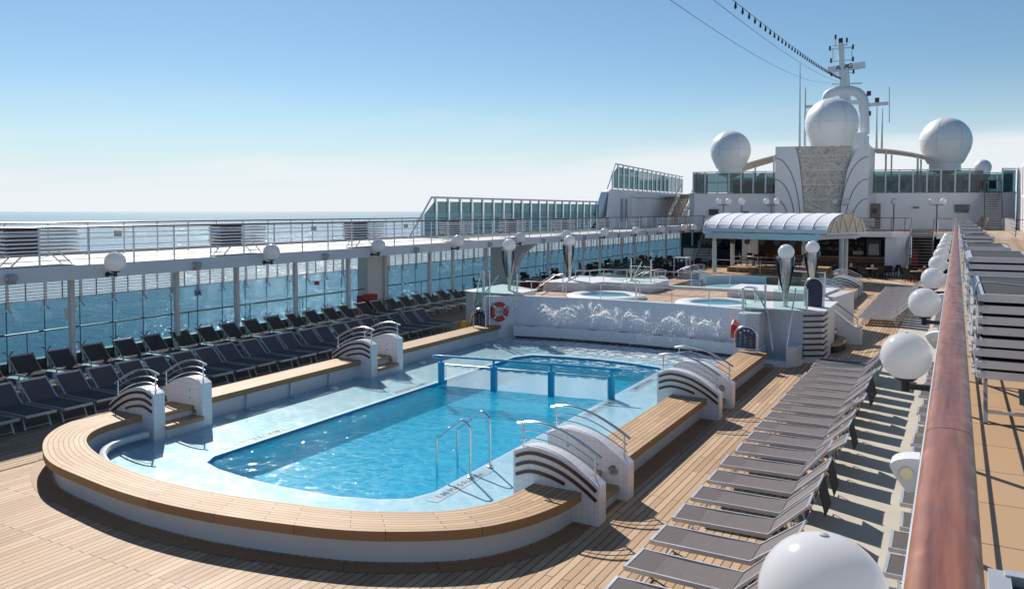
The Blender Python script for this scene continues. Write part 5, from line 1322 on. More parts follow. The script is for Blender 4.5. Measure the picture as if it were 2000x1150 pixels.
# upper deck rail & stacked furniture silhouettes
solo('upper_rail', MB().tube([(-21, 74.5, ZU + 1.1), (-14.2, 76, ZU + 1.1)], .04, 6).tube([(-6.5, 79.5, ZU + 1.1), (4, 81.5, ZU + 1.1)], .04, 6), 'dark_grey', 'dark inner handrail behind the upper glass', 'handrail')
chu = MB()
for i in range(9):
    x = -5.6 + i * 1.05; yy = 82.5 + (i % 3) * .4
    c = thing('upright_lounger', 'dark lounger with raised back behind the upper glass, %s from the tower' % nth(i + 1), 'lounger', (x, yy, ZU + .04), 'dark loungers behind the upper glass')
    obj('seat', MB().box(x - .3, x + .3, yy - 1.0, yy + .3, ZU + .36, ZU + .44), 'black', c)
    obj('backrest', MB().slab([(x - .3, yy + .3, ZU + .4), (x + .3, yy + .3, ZU + .4), (x + .3, yy + .75, ZU + 1.15), (x - .3, yy + .75, ZU + 1.15)], (0, .05, 0)), 'black', c)
    obj('leg', MB().bar((x - .27, yy - .8, ZU + .04), (x - .27, yy - .8, ZU + .4), .04), 'black', c); obj('leg', MB().bar((x + .27, yy - .8, ZU + .04), (x + .27, yy - .8, ZU + .4), .04), 'black', c)
solo('covered_equipment', MB().prism([(-19.2, 79), (-15.4, 80), (-15.4, 82), (-19.2, 81)], ZU + .04, ZU + 1.0).prism([(-18.2, 79.5), (-16.6, 80), (-16.6, 81.5), (-18.2, 81)], ZU + 1.0, ZU + 1.35), 'black', 'dark covered equipment behind the upper glass left of the tower', 'covered equipment')

# ---- stone tower
tw = thing('stone_tower', 'tall white tower with a tapering carved stone panel between curved fins', 'tower', (-10.4, 76, 3.35))
yT = 75.6; ZT = 10.65; sk = (yT)
def ty(x): return 73.75 + (x + 14.1) * .565 * 0 + (x + 14.1) * .28
obj('body', MB().prism([(-14.1, ty(-14.1)), (-6.7, ty(-6.7)), (-6.7, 81), (-14.1, 81)], 3.35, ZT), 'white_wall', tw)
def tp(x, z, o=0): return (x, ty(x) - o, z)
rows = 6
cL = lambda z: -12.55 + .95 * (1 - ((z - 3.4) / 7.2)) ** .55 * 1.0
cR = lambda z: -8.0 - 1.15 * (1 - ((z - 3.4) / 7.2)) ** .8
zs_ = [3.4 + 7.2 * k / 24 for k in range(25)]
pp = [tp(cL(z), z, .25) for z in zs_] + [tp(cR(z), z, .25) for z in zs_[::-1]]
obj('carved_panel', MB().slab(pp, (0, .2, 0)), 'relief', tw)
for k in range(1, 6):
    z = 3.4 + k * 1.28
    obj('panel_joint', MB().bar(tp(cL(z), z, .27), tp(cR(z), z, .27), .04, .05), 'white_wall', tw)
finL = [tp(-14.1, z, .02) for z in (3.4, 10.6)] + [tp(cL(z) - .05 , z, .02) for z in zs_[::-1]]
obj('fin', MB().slab(finL, (0, -.55, 0)), 'white_wall', tw)
finR = [tp(-6.7, 3.4, .02), tp(-6.7, 10.75, .02)] + [tp(cR(z) + .1 + .5 * max(0, (z - 8.5) / 2.2), z, .02) for z in zs_[::-1]]
obj('fin', MB().slab(finR, (0, -.75, 0)), 'white_wall', tw)
for s, xe, o in ((1, -14.1, .585), (-1, -6.7, .785)):
    for k, ztop in enumerate((9.6, 7.7, 6.0)):
        xb = (-12.0 - k * .45) if s > 0 else (-8.9 + k * .45)
        pts = [tp(xe + (xb - xe) * (sin(t)) , 3.4 + (ztop - 3.4) * cos(t), o) for t in [pi / 2 * q / 12 for q in range(13)]]
        obj('groove', MB().tube(pts, .03, 5), 'dark_grey', tw)
# ---- radomes
def radome(c, r, zb, stem_r, label, neck=.6, collar=None):
    t = thing('radome', label, 'radome', (c[0], c[1], zb), 'white radar domes')
    z0 = c[2]
    prof = []
    zn = -r * .86
    for i in range(3, 25):
        a_ = pi * i / 24
        prof.append((r * sin(a_), -r * cos(a_)))
    prof = [(p if p[1] > -r * .45 else (neck * r + (r * .893 - neck * r) * ((p[1] + r * 1.0) / (r * .55)) ** .8, p[1])) for p in prof if p[1] > -r * 1.0]
    obj('dome', MB().lathe((c[0], c[1], z0), prof[:-1] + [(.001, r)], 48), 'dome_white', t, True)
    obj('collar', MB().lathe((c[0], c[1], z0), [(neck * r * 1.0, -r * 1.25), (neck * r * 1.0, -r * .85)], 32), 'dome_white', t, True)
    sm = MB(); R = r * 1.003
    sm.tube([(c[0] + R * cos(q), c[1] + R * sin(q), z0 + .05) for q in [2 * pi * e / 60 for e in range(60)]], .010, 4, closed=True)
    for az in (-1.9, -.9, .3):
        sm.tube([(c[0] + R * cos(q) * cos(az), c[1] + R * cos(q) * sin(az), z0 + R * sin(q)) for q in [-.45 + 2.0 * e / 20 for e in range(21)]], .009, 4)
    obj('panel_seam', sm, 'seam_grey', t)
    obj('stem', MB().lathe((c[0], c[1], zb), [(stem_r, 0), (stem_r, z0 - r * 1.25 - zb - .3), (neck * r * .8, z0 - r * 1.25 - zb + .01)], 20), 'white_metal', t, True)
    return t
radome((-19.5, 79.0, 10.85), 1.92, ZU, .3, 'white radar dome on the left, beside the sunshade', neck=.60)
radome((-11.4, 88.0, 13.9), 2.62, ZU, .9, 'large white radar dome rising behind the stone tower', neck=.7)
radome((-1.0, 82.3, 11.2), 2.15, ZU, .3, 'white radar dome on the right above the glass balustrade', neck=.60)
radome((2.2, 93.0, 9.3), .8, ZU, .5, 'small white dome at the far right of the upper deck', neck=.8)
radome((-19.4, 93.0, 8.6), .7, ZU, .4, 'small white dome seen through the glass left of the tower', neck=.8)
# ---- sunshade canopies
def tarp(label, x0, x1, y0, y1, z0, zp, z1, mat):
    t = thing('sunshade', label, 'sunshade', ((x0 + x1) / 2, (y0 + y1) / 2, ZU))
    m = MB(); n = 10; mm_ = 6
    V = [[(x0 + (x1 - x0) * i / n, y0 + (y1 - y0) * j / mm_, z0 + (z1 - z0) * i / n + (zp) * sin(pi * i / n) ** .8 + .25 * sin(pi * j / mm_)) for j in range(mm_ + 1)] for i in range(n + 1)]
    vs = [p for rr_ in V for p in rr_]
    m.add(vs, [(i * (mm_ + 1) + j, (i + 1) * (mm_ + 1) + j, (i + 1) * (mm_ + 1) + j + 1, i * (mm_ + 1) + j + 1) for i in range(n) for j in range(mm_)])
    obj('fabric', m, mat, t, True)
    for x in (x0 + (x1 - x0) * .25, x0 + (x1 - x0) * .7):
        for y in (y0 + .2, y1 - .2):
            f_ = (x - x0) / (x1 - x0)
            obj('pole', MB().tube([(x, y, ZU), (x, y, z0 + (z1 - z0) * f_ + zp * sin(pi * f_) ** .8 - .05)], .09, 8), 'white_metal', t)
    obj('edge_frame', MB().tube([Vector(V[i][0]) + Vector((0, 0, -.05)) for i in range(n + 1)], .07, 6), 'white_metal', t)
    return t
tarp('beige stretched sunshade on poles left of the stone tower', -20.2, -13.6, 80, 86, 9.0, .12, 10.7, 'tarp_beige')
tarp('grey stretched sunshade on poles right of the stone tower', -7.2, -1.4, 80.5, 88, 10.7, .2, 9.5, 'tarp_beige')
# ---- mast
ms = thing('radar_mast', 'white arched radar mast with aerials behind the central dome', 'mast', (-11.5, 108, ZU))
Y = 108.3
def mp_(u, v):      # photo pixel -> point on the mast plane y=Y
    d = Fv * FPX + Rv * (u - CXP) - Uv * (v - CYP); t_ = (Y) / d.y
    return Vector((0, 0, CH)) + d * t_
arch_pts = smoothpath([mp_(1612, 270), mp_(1613, 215), mp_(1616, 190), mp_(1627, 181), mp_(1648, 178), mp_(1668, 179), mp_(1681, 188), mp_(1687, 205), mp_(1688, 262)], 5)
obj('arch', MB().tube(arch_pts, .62, 14), 'dome_white', ms, True)
obj('cross_deck', MB().bar(mp_(1618, 202), mp_(1684, 200), 1.2, .45), 'white_wall', ms)
obj('base_house', MB().box(mp_(1665, 270).x, mp_(1693, 270).x, Y - 3, Y + 3, ZU, mp_(1690, 263).z), 'white_wall', ms)
obj('pole', MB().tube([mp_(1648, 205), mp_(1642, 85)], [.5, .34], 12), 'dome_white', ms, True)
obj('rear_pole', MB().tube([mp_(1656, 205), mp_(1653, 130)], [.42, .3], 10), 'dome_white', ms, True)
rb_ = obj('radar_bar', MB().bar(mp_(1617, 138), mp_(1690, 127), .5, .75), 'white_wall', ms)
yv = mp_(1690, 127) - mp_(1617, 138); ang = atan2(yv.z, yv.x)
for ch_, u_ in (('A', 1638), ('A', 1654), ('G', 1661)):
    q = mp_(u_, 134 - (u_ - 1638) * .15)
    text_mesh(ch_, .9, (q.x, q.y - .45, q.z), Euler((pi / 2, -ang, 0)), 'black', 'radar_letter', rb_)
for (u1, v1, u2, v2, w) in ((1620, 97, 1666, 93, .12), (1623, 121, 1667, 117, .12), (1625, 165, 1684, 163, .16), (1575, 209, 1612, 207, .35), (1690, 206, 1735, 202, .4), (1627, 90, 1655, 88, .12), (1622, 145, 1667, 142, .1)):
    obj('crossarm', MB().bar(mp_(u1, v1), mp_(u2, v2), w, w), 'white_metal', ms)
for (u, v1, v2) in ((1632, 73, 92), (1654, 78, 90), (1627, 97, 118), (1664, 92, 120), (1737, 170, 215), (1574, 175, 225), (1737, 215, 240)):
    obj('aerial', MB().tube([mp_(u, v1), mp_(u, v2)], .06, 5), 'white_metal', ms)
for (u, v) in ((1642, 80), (1632, 73), (1654, 79), (1666, 116), (1623, 119), (1667, 140), (1624, 145), (1697, 183), (1697, 222), (1713, 196), (1666, 92), (1621, 95)):
    q = mp_(u, v); obj('signal_lamp', MB().tube([q - Vector((0, 0, .28)), q + Vector((0, 0, .28))], (.26 if u in (1642, 1697, 1713) else .12), 8), 'brown_slat' if u in (1697, 1713) else 'black', ms)
for (u1, v1, u2, v2, lb) in ((1562, 290, 1563, 125, 'tall thin whip aerial left of the central dome'), (1722, 298, 1724, 212, 'tall white aerial right of the mast'), (1712, 295, 1713, 205, 'thin aerial close to the right of the mast'), (1572, 285, 1573, 170, 'faint whip aerial beside the tall left aerial')):
    solo('aerial', MB().tube([mp_(u1, v1), mp_(u2, v2)], [.16, .05], 6), 'white_metal', lb, 'aerial', 'aerials by the mast')
# cables
def cable(label, p0, p1, sag, r=.02):
    pts = [Vector(p0).lerp(Vector(p1), k / 30) - Vector((0, 0, sag * 4 * (k / 30) * (1 - k / 30))) for k in range(31)]
    return pts
ca = cable('', (-7.7, 30.5, 13.0), tuple(mp_(1643, 152)), .3)
g = thing('bulb_garland', 'string of dark bulbs hanging from the mast towards the camera', 'light string', ca[0])
obj('cable', MB().tube(ca, .016, 5), 'black', g)
bb = MB()
tot = 46
for k in range(1, tot):
    t_ = k / tot; i = min(29, int(t_ * 30)); q = ca[i].lerp(ca[i + 1], t_ * 30 - i)
    obj('bulb', MB().lathe((q.x, q.y, q.z - .34), [(.02, 0.06), (.055, .12), (.055, .2), (.03, .27), (.03, .34)], 8), 'black', g)
solo('stay_wire', MB().tube(cable('', (-9.66, 29.4, 12.9), tuple(mp_(1622, 162)), .9), .012, 5), 'dark_grey', 'lowest thin stay wire reaching the mast', 'wire', 'stay wires')
solo('stay_wire', MB().tube(cable('', (-8.23, 30.2, 12.9), tuple(mp_(1640, 160)), .5), .012, 5), 'dark_grey', 'thin stay wire between the garland and the lowest wire', 'wire', 'stay wires')
# ---- right wing structure
rw = thing('wing_wall', 'white ribbed wall and windbreak at the right edge of the forward deck', 'wall', (4.6, 75, 3.35))
obj('wall', MB().slab([(4.55, 55, 3.35), (4.55, 55, 6.0), (4.45, 80.4, 6.5), (4.45, 80.4, 3.35)], (.3, 0, 0)), 'white_wall', rw)
obj('upper_wall', MB().slab([(4.55, 55, 6.0), (4.55, 62, 9.1), (4.45, 80.4, 8.5), (4.45, 80.4, 6.5)], (.2, 0, 0)), 'white_wall', rw)
for k in range(22):
    y = 57 + k * 1.05
    obj('rib', MB().box(4.42, 4.56, y, y + .12, 3.4 if k % 2 else 6.2, 6.0 if k % 2 else 8.4), 'white_metal', rw)
mrail('white solid railing beside the right upper stair', [(3.2, 57.5), (3.45, 76)], 3.35)
mrail('white railing at the right edge of the photo', [(3.2, 57.5), (4.6, 57.5)], 3.35)
# ---- stairs
def stairs(label, x0, x1, y0, z0, y1, z1, n, treadmat='door_wood', rails=True):
    t = thing('staircase', label, 'stairs', ((x0 + x1) / 2, y0, z0))
    for k in range(n):
        f_ = (k + 1) / n; z = z0 + (z1 - z0) * f_; y = y0 + (y1 - y0) * (k + .5) / n
        obj('tread', MB().box(x0, x1, y - .14, y + .14, z - .05, z), treadmat, t)
    for x in (x0 - .03, x1 + .03):
        obj('stringer', MB().bar((x, y0, z0 + .05), (x, y1, z1), .05, .28), 'white_metal', t)
        if rails:
            obj('handrail', MB().tube([(x, y0, z0 + 1.0), (x, y1, z1 + 1.0)], .03, 6), 'brown_slat', t)
            for q in (.3, .6): obj('mid_rail', MB().tube([(x, y0, z0 + q), (x, y1, z1 + q)], .012, 5), 'white_metal', t)
            for k in range(6):
                f_ = k / 5; y = y0 + (y1 - y0) * f_; z = z0 + (z1 - z0) * f_
                obj('post', MB().tube([(x, y, z), (x, y, z + 1.0)], .02, 5), 'white_metal', t)
    return t
stairs('steep stairs with brown treads at the upper right leading to the glass deck', 2.05, 3.25, 76.0, 3.35, 79.3, ZU, 16)
stairs('steep stairs at the left leading up beside the white wing wall', -23.0, -21.7, 69.8, 3.49, 74.6, ZU, 15)
stairs('dark stairs from the pool deck up to the right walkway', -3.0, -1.5, 63.6, 0, 69.0, 3.35, 16)
stairs('white stairs behind the canopy columns at the cafe', -20.3, -19.0, 69.5, 0, 73.5, 3.35, 14)
mb = MB().prism([(-25.1, 74.6), (-21.5, 74.6), (-21.5, 84), (-25.1, 84)], ZU - .2, ZU); solo('stair_landing', mb, 'white_wall', 'white landing at the head of the left upper stairs', 'landing')
solo('leaning_board', MB().slab([(1.2, 76.2, 3.36), (1.9, 75.0, 3.36), (2.3, 75.2, 4.4), (1.8, 76.4, 4.5)], (.05, .05, 0)), 'tan_far', 'tan board leaning beside the upper right stairs', 'board')

# ---- lamp posts with globes on the forward deck
def deck_lamp(x, y, twin, label):
    t = thing('lamp_post', label, 'lamp post', (x, y, 3.35), 'globe lamp posts on the forward deck')
    H = 2.15
    obj('pole', MB().tube([(x, y, 3.35), (x, y, 3.35 + H)], .06, 8), 'lamp_post_grey', t)
    ux, uy = cos(-.35), sin(-.35)
    if twin:
        obj('arm', MB().bar((x - .5 * ux, y - .5 * uy, 3.35 + H - .08), (x + .5 * ux, y + .5 * uy, 3.35 + H - .08), .06), 'lamp_post_grey', t)
        for s in (-1, 1): obj('globe', MB().sphere((x + s * .47 * ux, y + s * .47 * uy, 3.35 + H + .24), .25, 20, 12), 'globe', t, True)
    else:
        obj('globe', MB().sphere((x, y, 3.35 + H + .22), .28, 20, 12), 'globe', t, True)
    return t
for (x, y, tw_, lb) in ((-16.8, 66.0, True, 'leftmost twin globe lamp post above the canopy'), (-15.5, 66.8, False, 'single globe lamp post left of the stone tower'), (-13.3, 67.7, True, 'twin globe lamp post at the left edge of the stone tower'), (-8.35, 70.5, True, 'twin globe lamp post in front of the right tower fin'), (-4.5, 72.6, False, 'single globe lamp post right of the stone tower'), (-1.4, 74.3, True, 'twin globe lamp post near the upper right stairs')):
    deck_lamp(x, y, tw_, lb)

# ------------------------------------------------------------------ stage canopy
cc_ = Vector((-11.0, 60.1, 0)); cu_ = Vector((.95, -.31, 0)).normalized(); cv_ = Vector((.31, .95, 0)).normalized()
cn = thing('barrel_canopy', 'long white barrel vaulted fabric canopy over the bar terrace', 'canopy', cc_)
HL, HW = 4.75, 3.0
ZC = 3.42
def cp_(u, a, r=1.0): return cc_ + cu_ * u - cv_ * (HW * r * cos(a)) + Vector((0, 0, ZC + 1.36 * r * sin(a)))
m = MB(); nu, na = 45, 16
for i in range(nu):
    for j in range(na):
        def q(i_, j_):
            u = -HL + 2 * HL * i_ / nu; ph = (i_ % 5) / 5
            return cp_(u, pi * j_ / na, 1 - .008 * sin(pi * ph) * (1 if i_ % 5 else 0))
        m.add([q(i, j), q(i + 1, j), q(i + 1, j + 1), q(i, j + 1)], [(0, 1, 2, 3)])
bm_ = obj('fabric_vault', m, 'awning', cn, True)
for k in range(10):
    u = -HL + 2 * HL * k / 9
    obj('rib', MB().tube([cp_(u, pi * j / 20, 1.002) for j in range(21)], .022, 6), 'white_metal', cn)
for s in (-1, 1):
    u = s * (HL + .02)
    obj('end_panel', MB().slab([cp_(u, pi * j / 20, .97) for j in range(21)], tuple(cu_ * .02 * -s)), 'awning_cream' if s > 0 else 'awning', cn)
    tr = MB()
    zz = [(-.86, 0), (-.62, 1), (-.4, 0), (-.05 - .2, 1), (0.05, 0), (.3, 1), (.5, 0), (.68, 1), (.86, 0)]
    pr_ = []
    for (f_, up) in zz:
        base = cc_ + cu_ * (u + .05 * s) + cv_ * (HW * f_) + Vector((0, 0, ZC))
        pr_.append(base + Vector((0, 0, (1.36 * sqrt(1 - f_ * f_) - .05) if up else 0)))
    for k in range(len(pr_) - 1): tr.bar(pr_[k], pr_[k + 1], .07)
    tr.bar(cc_ + cu_ * (u + .05 * s) - cv_ * HW + Vector((0, 0, ZC)), cc_ + cu_ * (u + .05 * s) + cv_ * HW + Vector((0, 0, ZC)), .09)
    obj('end_truss', tr, 'white_metal', cn)
for s in (-1, 1):
    obj('beam', MB().bar(cc_ - cu_ * (HL - .2) + cv_ * s * (HW - .1) + Vector((0, 0, ZC - .28)), cc_ + cu_ * (HL - .7) + cv_ * s * (HW - .1) + Vector((0, 0, ZC - .28)), .3, .42), 'beam_pale', cn)
for s in (-1, 1):
    obj('beam', MB().bar(cc_ + cu_ * s * (HL - .6) - cv_ * HW + Vector((0, 0, ZC - .2)), cc_ + cu_ * s * (HL - .6) + cv_ * HW + Vector((0, 0, ZC - .2)), .3, .38), 'white_paint', cn)
for u, v in ((-3.9, -2.75), (-3.9, -.3), (-3.9, 2.4), (3.4, 2.8), (4.1, .6), (0.2, 2.9)):
    q = cc_ + cu_ * u + cv_ * v
    obj('column', MB().tube([q + Vector((0, 0, .3)), q + Vector((0, 0, 3.2))], .16, 16), 'beam_pale' if v < -2 else 'white_paint', cn, True)
for k in range(7):
    q = cc_ + cu_ * (-3.6 + k * 1.15) - cv_ * (HW - .5) + Vector((0, 0, 2.85))
    s_ = thing('stage_spotlight', 'black stage spotlight under the canopy beam, %s from the left' % nth(k + 1), 'spotlight', q, 'stage spotlights under the canopy')
    obj('lamp_body', MB().tube([q + Vector((0, .1, 0)), q - Vector((0.02, .25, .12))], [.14, .2], 12), 'black', s_)
    obj('yoke', MB().bar(q, q + Vector((0, 0, .25)), .05), 'black', s_)
# stage
stg = thing('stage', 'low teak stage with upright boarding in front of the bar', 'stage', (-12, 58, 0))
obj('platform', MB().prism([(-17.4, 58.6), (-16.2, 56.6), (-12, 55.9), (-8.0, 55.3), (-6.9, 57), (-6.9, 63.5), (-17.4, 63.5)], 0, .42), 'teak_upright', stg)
obj('floor', MB().sheet([[(-17.4, 58.6), (-16.2, 56.6), (-12, 55.9), (-8.0, 55.3), (-6.9, 57), (-6.9, 63.5), (-17.4, 63.5)]], .425), 'teak_deck', stg)
obj('upper_platform', MB().prism([(-14.8, 59.4), (-8.2, 57.7), (-8.0, 63.5), (-14.8, 63.5)], .43, .78), 'teak_upright', stg)
obj('upper_floor', MB().sheet([[(-14.8, 59.4), (-8.2, 57.7), (-8.0, 63.5), (-14.8, 63.5)]], .785), 'teak_deck', stg)
railing('steel railing on the front of the stage', [(-15.4, 58.4), (-8.6, 56.5)], .43, .95, 1, 1.7)
railing('second steel railing on the upper step of the stage', [(-14.6, 59.6), (-8.3, 57.9)], .79, .8, 1, 2.2)
dk = thing('bar_trolley', 'dark cabinet in a white frame left of the stage', 'cabinet', (-17.3, 57, .0))
obj('cabinet', MB().box(-17.7, -17.0, 56.2, 56.9, .25, 1.25), 'black', dk)
fm = MB()
for x in (-17.8, -16.9):
    for y in (56.1, 57.0): fm.bar((x, y, .0), (x, y, 1.55), .07)
fm.box(-17.85, -16.85, 56.05, 57.05, 1.5, 1.58); obj('frame', fm, 'white_metal', dk)
# ---- bar
bar = thing('bar', 'long dark wood bar with bottle shelves under the forward deck', 'bar', (-9, 69, 0))
obj('back_wall', MB().box(-15.5, -4.7, 73, 73.2, 0, 2.96), 'bar_wood', bar)
obj('counter', MB().box(-13.2, -4.9, 69.2, 70.0, 0, 1.18), 'bar_wood', bar)
obj('counter_top', MB().box(-13.3, -4.8, 69.05, 70.15, 1.18, 1.26), 'table_wood', bar)
obj('bar_foot_rail', MB().tube([(-13.2, 68.95, .9), (-4.9, 68.95, .9)], .03, 6), 'steel', bar)
obj('white_partition', MB().box(-15.9, -14.6, 68.8, 69.2, 0, 2.96), 'white_wall', bar)
obj('shelf_frame', MB().box(-10.6, -6.6, 72.4, 72.95, .9, 2.7), 'dark_interior', bar)
for z in (1.65, 2.15): obj('shelf', MB().box(-10.6, -6.6, 72.2, 72.5, z - .03, z), 'glass_clear', bar)
rnd = random.Random(5)
bi = 0
for z in (1.65, 2.15):
    for k in range(32):
        x = -10.5 + k * .123; h_ = rnd.uniform(.24, .36)
        bi += 1
        o = solo('bottle', MB().lathe((x, 72.3, z), [(.035, 0), (.035, h_ * .6), (.014, h_ * .78), (.014, h_)], 8), rnd.choice(['bottle_dark', 'bottle_amber', 'bottle_clear']), 'liquor bottle on the %s shelf behind the bar' % ('lower' if z < 2 else 'upper'), 'bottle', 'bottles on the %s bar shelf' % ('lower' if z < 2 else 'upper'))
solo('back_bar_light', MB().box(-7.5, -6.7, 72.1, 72.2, 1.3, 1.6), 'lens_cream', 'bright cream box on the back bar right of the column', 'box')
fr_ = thing('drinks_fridge', 'dark blue drinks fridge with a glass door behind the bar', 'fridge', (-5.8, 71.5, 0))
obj('cabinet', MB().box(-6.35, -5.3, 71.2, 71.9, 1.2, 2.6), 'navy', fr_); obj('door_glass', MB().box(-6.2, -5.45, 71.15, 71.19, 1.35, 2.25), 'white_wall', fr_)
solo('curved_wall', MB().prism([(-4.7, 66.9), (-3.9, 66.9), (-3.35, 67.3), (-3.2, 68.0), (-3.2, 73), (-4.7, 73)], 0, 2.96), 'white_wall', 'white rounded wall at the right end of the bar', 'wall')
solo('dark_recess', MB().box(-3.2, 6, 74.5, 74.8, 0, 2.96), 'dark_interior', 'dark bulkhead behind the middle stairs', 'bulkhead')
solo('dark_recess', MB().box(-25, -15.5, 80.5, 80.8, 0, 2.96), 'dark_interior', 'dark bulkhead behind the cafe at the far left', 'bulkhead')
solo('red_hose_rack', MB().box(-3.0, -2.6, 70.5, 70.9, .3, 1.9), 'red_paint', 'red rack beside the foot of the middle stairs', 'rack')
# far-left cafe counters with food poster
cf = thing('cafe_counter', 'white and navy cafe counter at the far left', 'counter', (-21.5, 76.5, 0))
obj('counter', MB().box(-23.2, -19.6, 76, 77, 0, 1.35), 'white_wall', cf); obj('band', MB().box(-23.25, -19.55, 75.95, 77, 1.35, 1.55), 'navy', cf)
ps_ = thing('food_poster', 'dark poster with pale round scoops behind the cafe counter', 'poster', (-20.8, 77.6, 1.5))
obj('board', MB().box(-22.5, -20.2, 77.5, 77.6, 1.6, 2.9), 'dark_interior', ps_)
for (x, z, r) in ((-21.3, 2.25, .28), (-21.0, 1.98, .3), (-21.6, 1.95, .25), (-20.8, 2.3, .22)):
    obj('scoop_print', MB().slab([(x + r * cos(q), 77.495, z + r * sin(q)) for q in [2 * pi * e / 16 for e in range(16)]], (0, -.004 - .001 * r * 10, 0)), 'tarp_beige', ps_)
ds_ = thing('display_counter', 'dark glass display counter right of the poster', 'counter', (-18.3, 74, 0))
obj('case', MB().box(-19.6, -16.6, 74, 75, 0, 1.4), 'navy', ds_); obj('case_glass', MB().box(-19.6, -16.6, 73.9, 75, 1.42, 2.1), 'glass_dark', ds_)
solo('wall_panel', MB().box(-19.6, -16.2, 77.3, 77.5, 1.2, 2.95), 'navy', 'navy wall panel behind the display counter', 'wall panel')

# ---- far pool with blue barrier and bridges
fp = thing('swimming_pool', 'far rounded pool with a pale shallow margin before the stage', 'swimming pool', (-10.5, 46, -.1))
n = len(P2)
obj('shallow_floor', MB().sheet([P2, circ((-10.6, 48), 3.0, 36)], -.055), 'blue_tile_pale', fp)
inner = circ((-10.6, 48), 3.0, 36)
obj('pool_lip', MB().add([(x, y, -.055) for x, y in inner] + [(x, y, -.3) for x, y in inner], [(i, (i + 1) % 36, 36 + (i + 1) % 36, 36 + i) for i in range(36)]), 'pool_paint', fp)
obj('basin_floor', MB().sheet([inner], -1.2), 'pool_tile', fp)
struct('far_pool_water', MB().sheet([P2], -.005), 'water_spa')
rim = MB().add([(x, y, .0) for x, y in P2] + [(x, y, .45) for x, y in P2], [(i, (i + 1) % n, n + (i + 1) % n, n + i) for i in range(n)])
P2o = [(-10.5 + (x + 10.5) * 1.10, 46.6 + (y - 46.6) * 1.05) for x, y in P2]
frm = thing('bench', 'low curved teak topped rim round the far pool', 'bench', (-10.5, 46, 0))
rt = MB(); ro = MB()
for i in range(n):
    j = (i + 1) % n
    if P2[i][1] < 38.5: continue
    d0, d1 = i * .9, (i + 1) * .9
    rt.add([(*P2[i], .5), (*P2[j], .5), (*P2o[j], .5), (*P2o[i], .5)], [(0, 1, 2, 3)], [[(d0, 0.01), (d1, 0.01), (d1, .5), (d0, .5)]])
    ro.add([(*P2[i], -.05), (*P2[j], -.05), (*P2[j], .498), (*P2[i], .498)], [(0, 1, 2, 3)]); ro.add([(*P2o[i], 0), (*P2o[j], 0), (*P2o[j], .498), (*P2o[i], .498)], [(0, 1, 2, 3)])
obj('seat_top', rt, 'teak_bench', frm); obj('base_wall', ro, 'white_paint', frm)
solo('pool_barrier', MB().tube([(-12.2, 41.6, .22), (-7.4, 40.8, .22)], .09, 10).tube([(-12.2, 41.6, 0), (-12.2, 41.6, .25)], .1, 10).tube([(-9, 41.0, .22), (-8.2, 43.5, .3), (-7, 44, .3)], .09, 8), 'pool_paint', 'low turquoise barrier rail in the far pool', 'barrier')
def far_bridge(label, xc, yc, right, base=0.0):
    global arch_profile
    b = bridge(label, yc, right)
    b.location = (b.location[0] + (xc - (-5.5 if right else -15.7)), yc, base)
    b['group'] = 'arched bridges at the far pool'
far_bridge('near left arched bridge of the far pool with steel hoops', -14.6, 41.8, False, .25)
far_bridge('far left arched bridge of the far pool with brown slats', -14.9, 50.6, False, .0)
far_bridge('near right arched bridge of the far pool behind the island steps', -5.55, 43.2, True, .0)
far_bridge('far right arched bridge of the far pool with brown slats', -5.5, 50.7, True, .0)
bench2 = thing('bench', 'teak bench joining the two left bridges of the far pool', 'bench', (-14.8, 46, 0))
strip([(-15.3, 43 + k) for k in range(7)], [(-14.4, 43 + k) for k in range(7)], .62, .14, 'teak_bench', bench2)
bench3 = thing('bench', 'teak bench joining the two right bridges of the far pool', 'bench', (-5.6, 46, 0))
strip([(-5.15, 44.2 + k * .9) for k in range(7)], [(-6.0, 44.2 + k * .9) for k in range(7)], .51, .14, 'teak_bench', bench3)
obj('base_wall', MB().box(-6.0, -5.3, 44.2, 49.6, 0, .368), 'white_paint', bench3)

# ------------------------------------------------------------------ cafe furniture
def make_chair():
    t = thing('wicker_chair', '', 'chair', (0, 0, 0))
    s = MB().box(-.24, .24, -.24, .24, .40, .46); obj('seat', s, 'wicker', t)
    b = MB().slab([(-.24, .22, .44), (.24, .22, .44), (.24, .32, .92), (-.24, .32, .92)], (0, .04, 0)); obj('backrest', b, 'wicker', t)
    for sx in (-1, 1):
        obj('armrest', MB().bar((sx * .26, -.2, .64), (sx * .26, .25, .66), .05).bar((sx * .26, -.2, .42), (sx * .26, -.2, .64), .04), 'wicker', t)
        for sy in (-1, 1): obj('leg', MB().bar((sx * .21, sy * .2, 0), (sx * .21, sy * .21, .40), .04), 'wicker', t)
    return t
def make_table():
    t = thing('cafe_table', '', 'table', (0, 0, 0))
    obj('tabletop', MB().lathe((0, 0, .70), [(.44, 0), (.46, .015), (.44, .03)], 28), 'table_wood', t)
    obj('pedestal', MB().tube([(0, 0, .02), (0, 0, .7)], .04, 10), 'dark_grey', t)
    obj('foot', MB().lathe((0, 0, 0), [(.24, 0), (.22, .03), (.05, .06)], 20), 'dark_grey', t)
    return t
ch0, tb0 = make_chair(), make_table(); cu1 = False
def make_card():
    t = thing('menu_card', '', 'menu card', (0, 0, 0))
    obj('holder', MB().slab([(-.1, 0, 0), (.1, 0, 0), (.1, 0, .2), (0, 0, .3), (-.1, 0, .2)], (0, .03, 0)), 'lens_cream', t)
    obj('card', MB().box(-.06, .06, -.006, 0, .04, .18), 'white_paint', t)
    return t
cd0 = make_card()
tabs = []
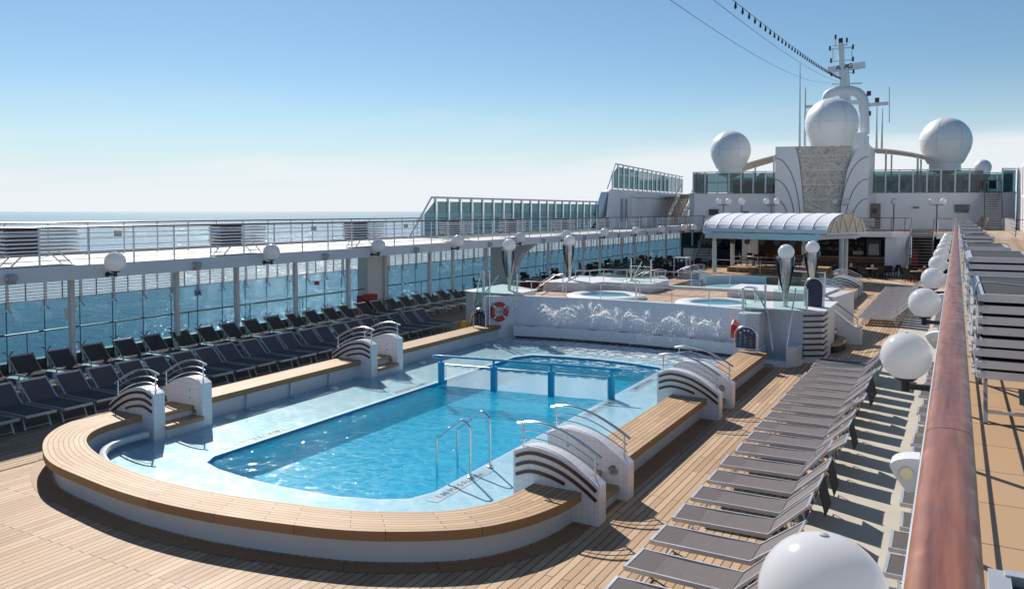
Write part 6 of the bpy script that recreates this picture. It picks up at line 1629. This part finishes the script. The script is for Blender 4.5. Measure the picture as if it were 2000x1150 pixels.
for (x, y) in ((-24.6, 41.5), (-24.3, 45.2), (-24.2, 49.5), (-21.9, 43.6)): tabs.append((x, y, 'on the deck left of the island'))
for r_ in range(5):
    for c_ in range(2): tabs.append((-24.6 + c_ * 2.6 + (r_ % 2) * .4, 57.0 + r_ * 3.0, 'in the left shaded cafe'))
for (x, y) in ((-19.2, 59.5), (-19.6, 63.2), (-17.6, 65.8), (-19.0, 66.5)): tabs.append((x, y, 'in the cafe left of the canopy'))
for (x, y) in ((-13.4, 61.8), (-10.8, 61.2), (-11.5, 66.0), (-8.0, 66.2)): tabs.append((x, y, 'under the barrel canopy'))
for (x, y) in ((-5.3, 63.9), (-4.7, 65.6), (-6.9, 65.2), (-2.35, 62.4), (-1.9, 64.2), (-2.6, 66.2)): tabs.append((x, y, 'at the right end of the bar'))
rnd = random.Random(11); nC = 0; firstc = True
for i, (x, y, wh) in enumerate(tabs):
    zt = .79 if wh == 'under the barrel canopy' and y < 63 else 0
    cnt = sum(1 for q in tabs[:i] if q[2] == wh) + 1
    lb = 'round wooden cafe table %s, %s from the camera' % (wh, nth(cnt))
    if i == 0: tb0.location = (x, y, zt); tb0['label'] = lb; tb0['group'] = 'round cafe tables'
    else: dup(tb0, (x, y, zt), 0, lb, 'round cafe tables')
    if i == 0: cd0.location = (x, y, zt + .735); cd0['label'] = 'small yellow menu card on the %s table %s' % (nth(cnt), wh); cd0['group'] = 'menu cards on the cafe tables'
    elif i % 2 == 0: dup(cd0, (x, y, zt + .735), rnd.uniform(-.4, .4), 'small yellow menu card on the %s table %s' % (nth(cnt), wh), 'menu cards on the cafe tables')
    a0 = rnd.uniform(0, 1)
    for k in range(4):
        a = a0 + k * pi / 2; r_ = .72
        loc = (x + r_ * cos(a), y + r_ * sin(a), zt); rz = a - pi / 2
        lb = 'dark wicker chair at the %s table %s' % (nth(cnt), wh)
        g_ = 'wicker chairs round the %s table %s' % (nth(cnt), wh)
        if firstc: ch0.location = loc; ch0.rotation_euler = (0, 0, rz); ch0['label'] = lb; ch0['group'] = g_; firstc = False
        else: dup(ch0, loc, rz, lb, g_)
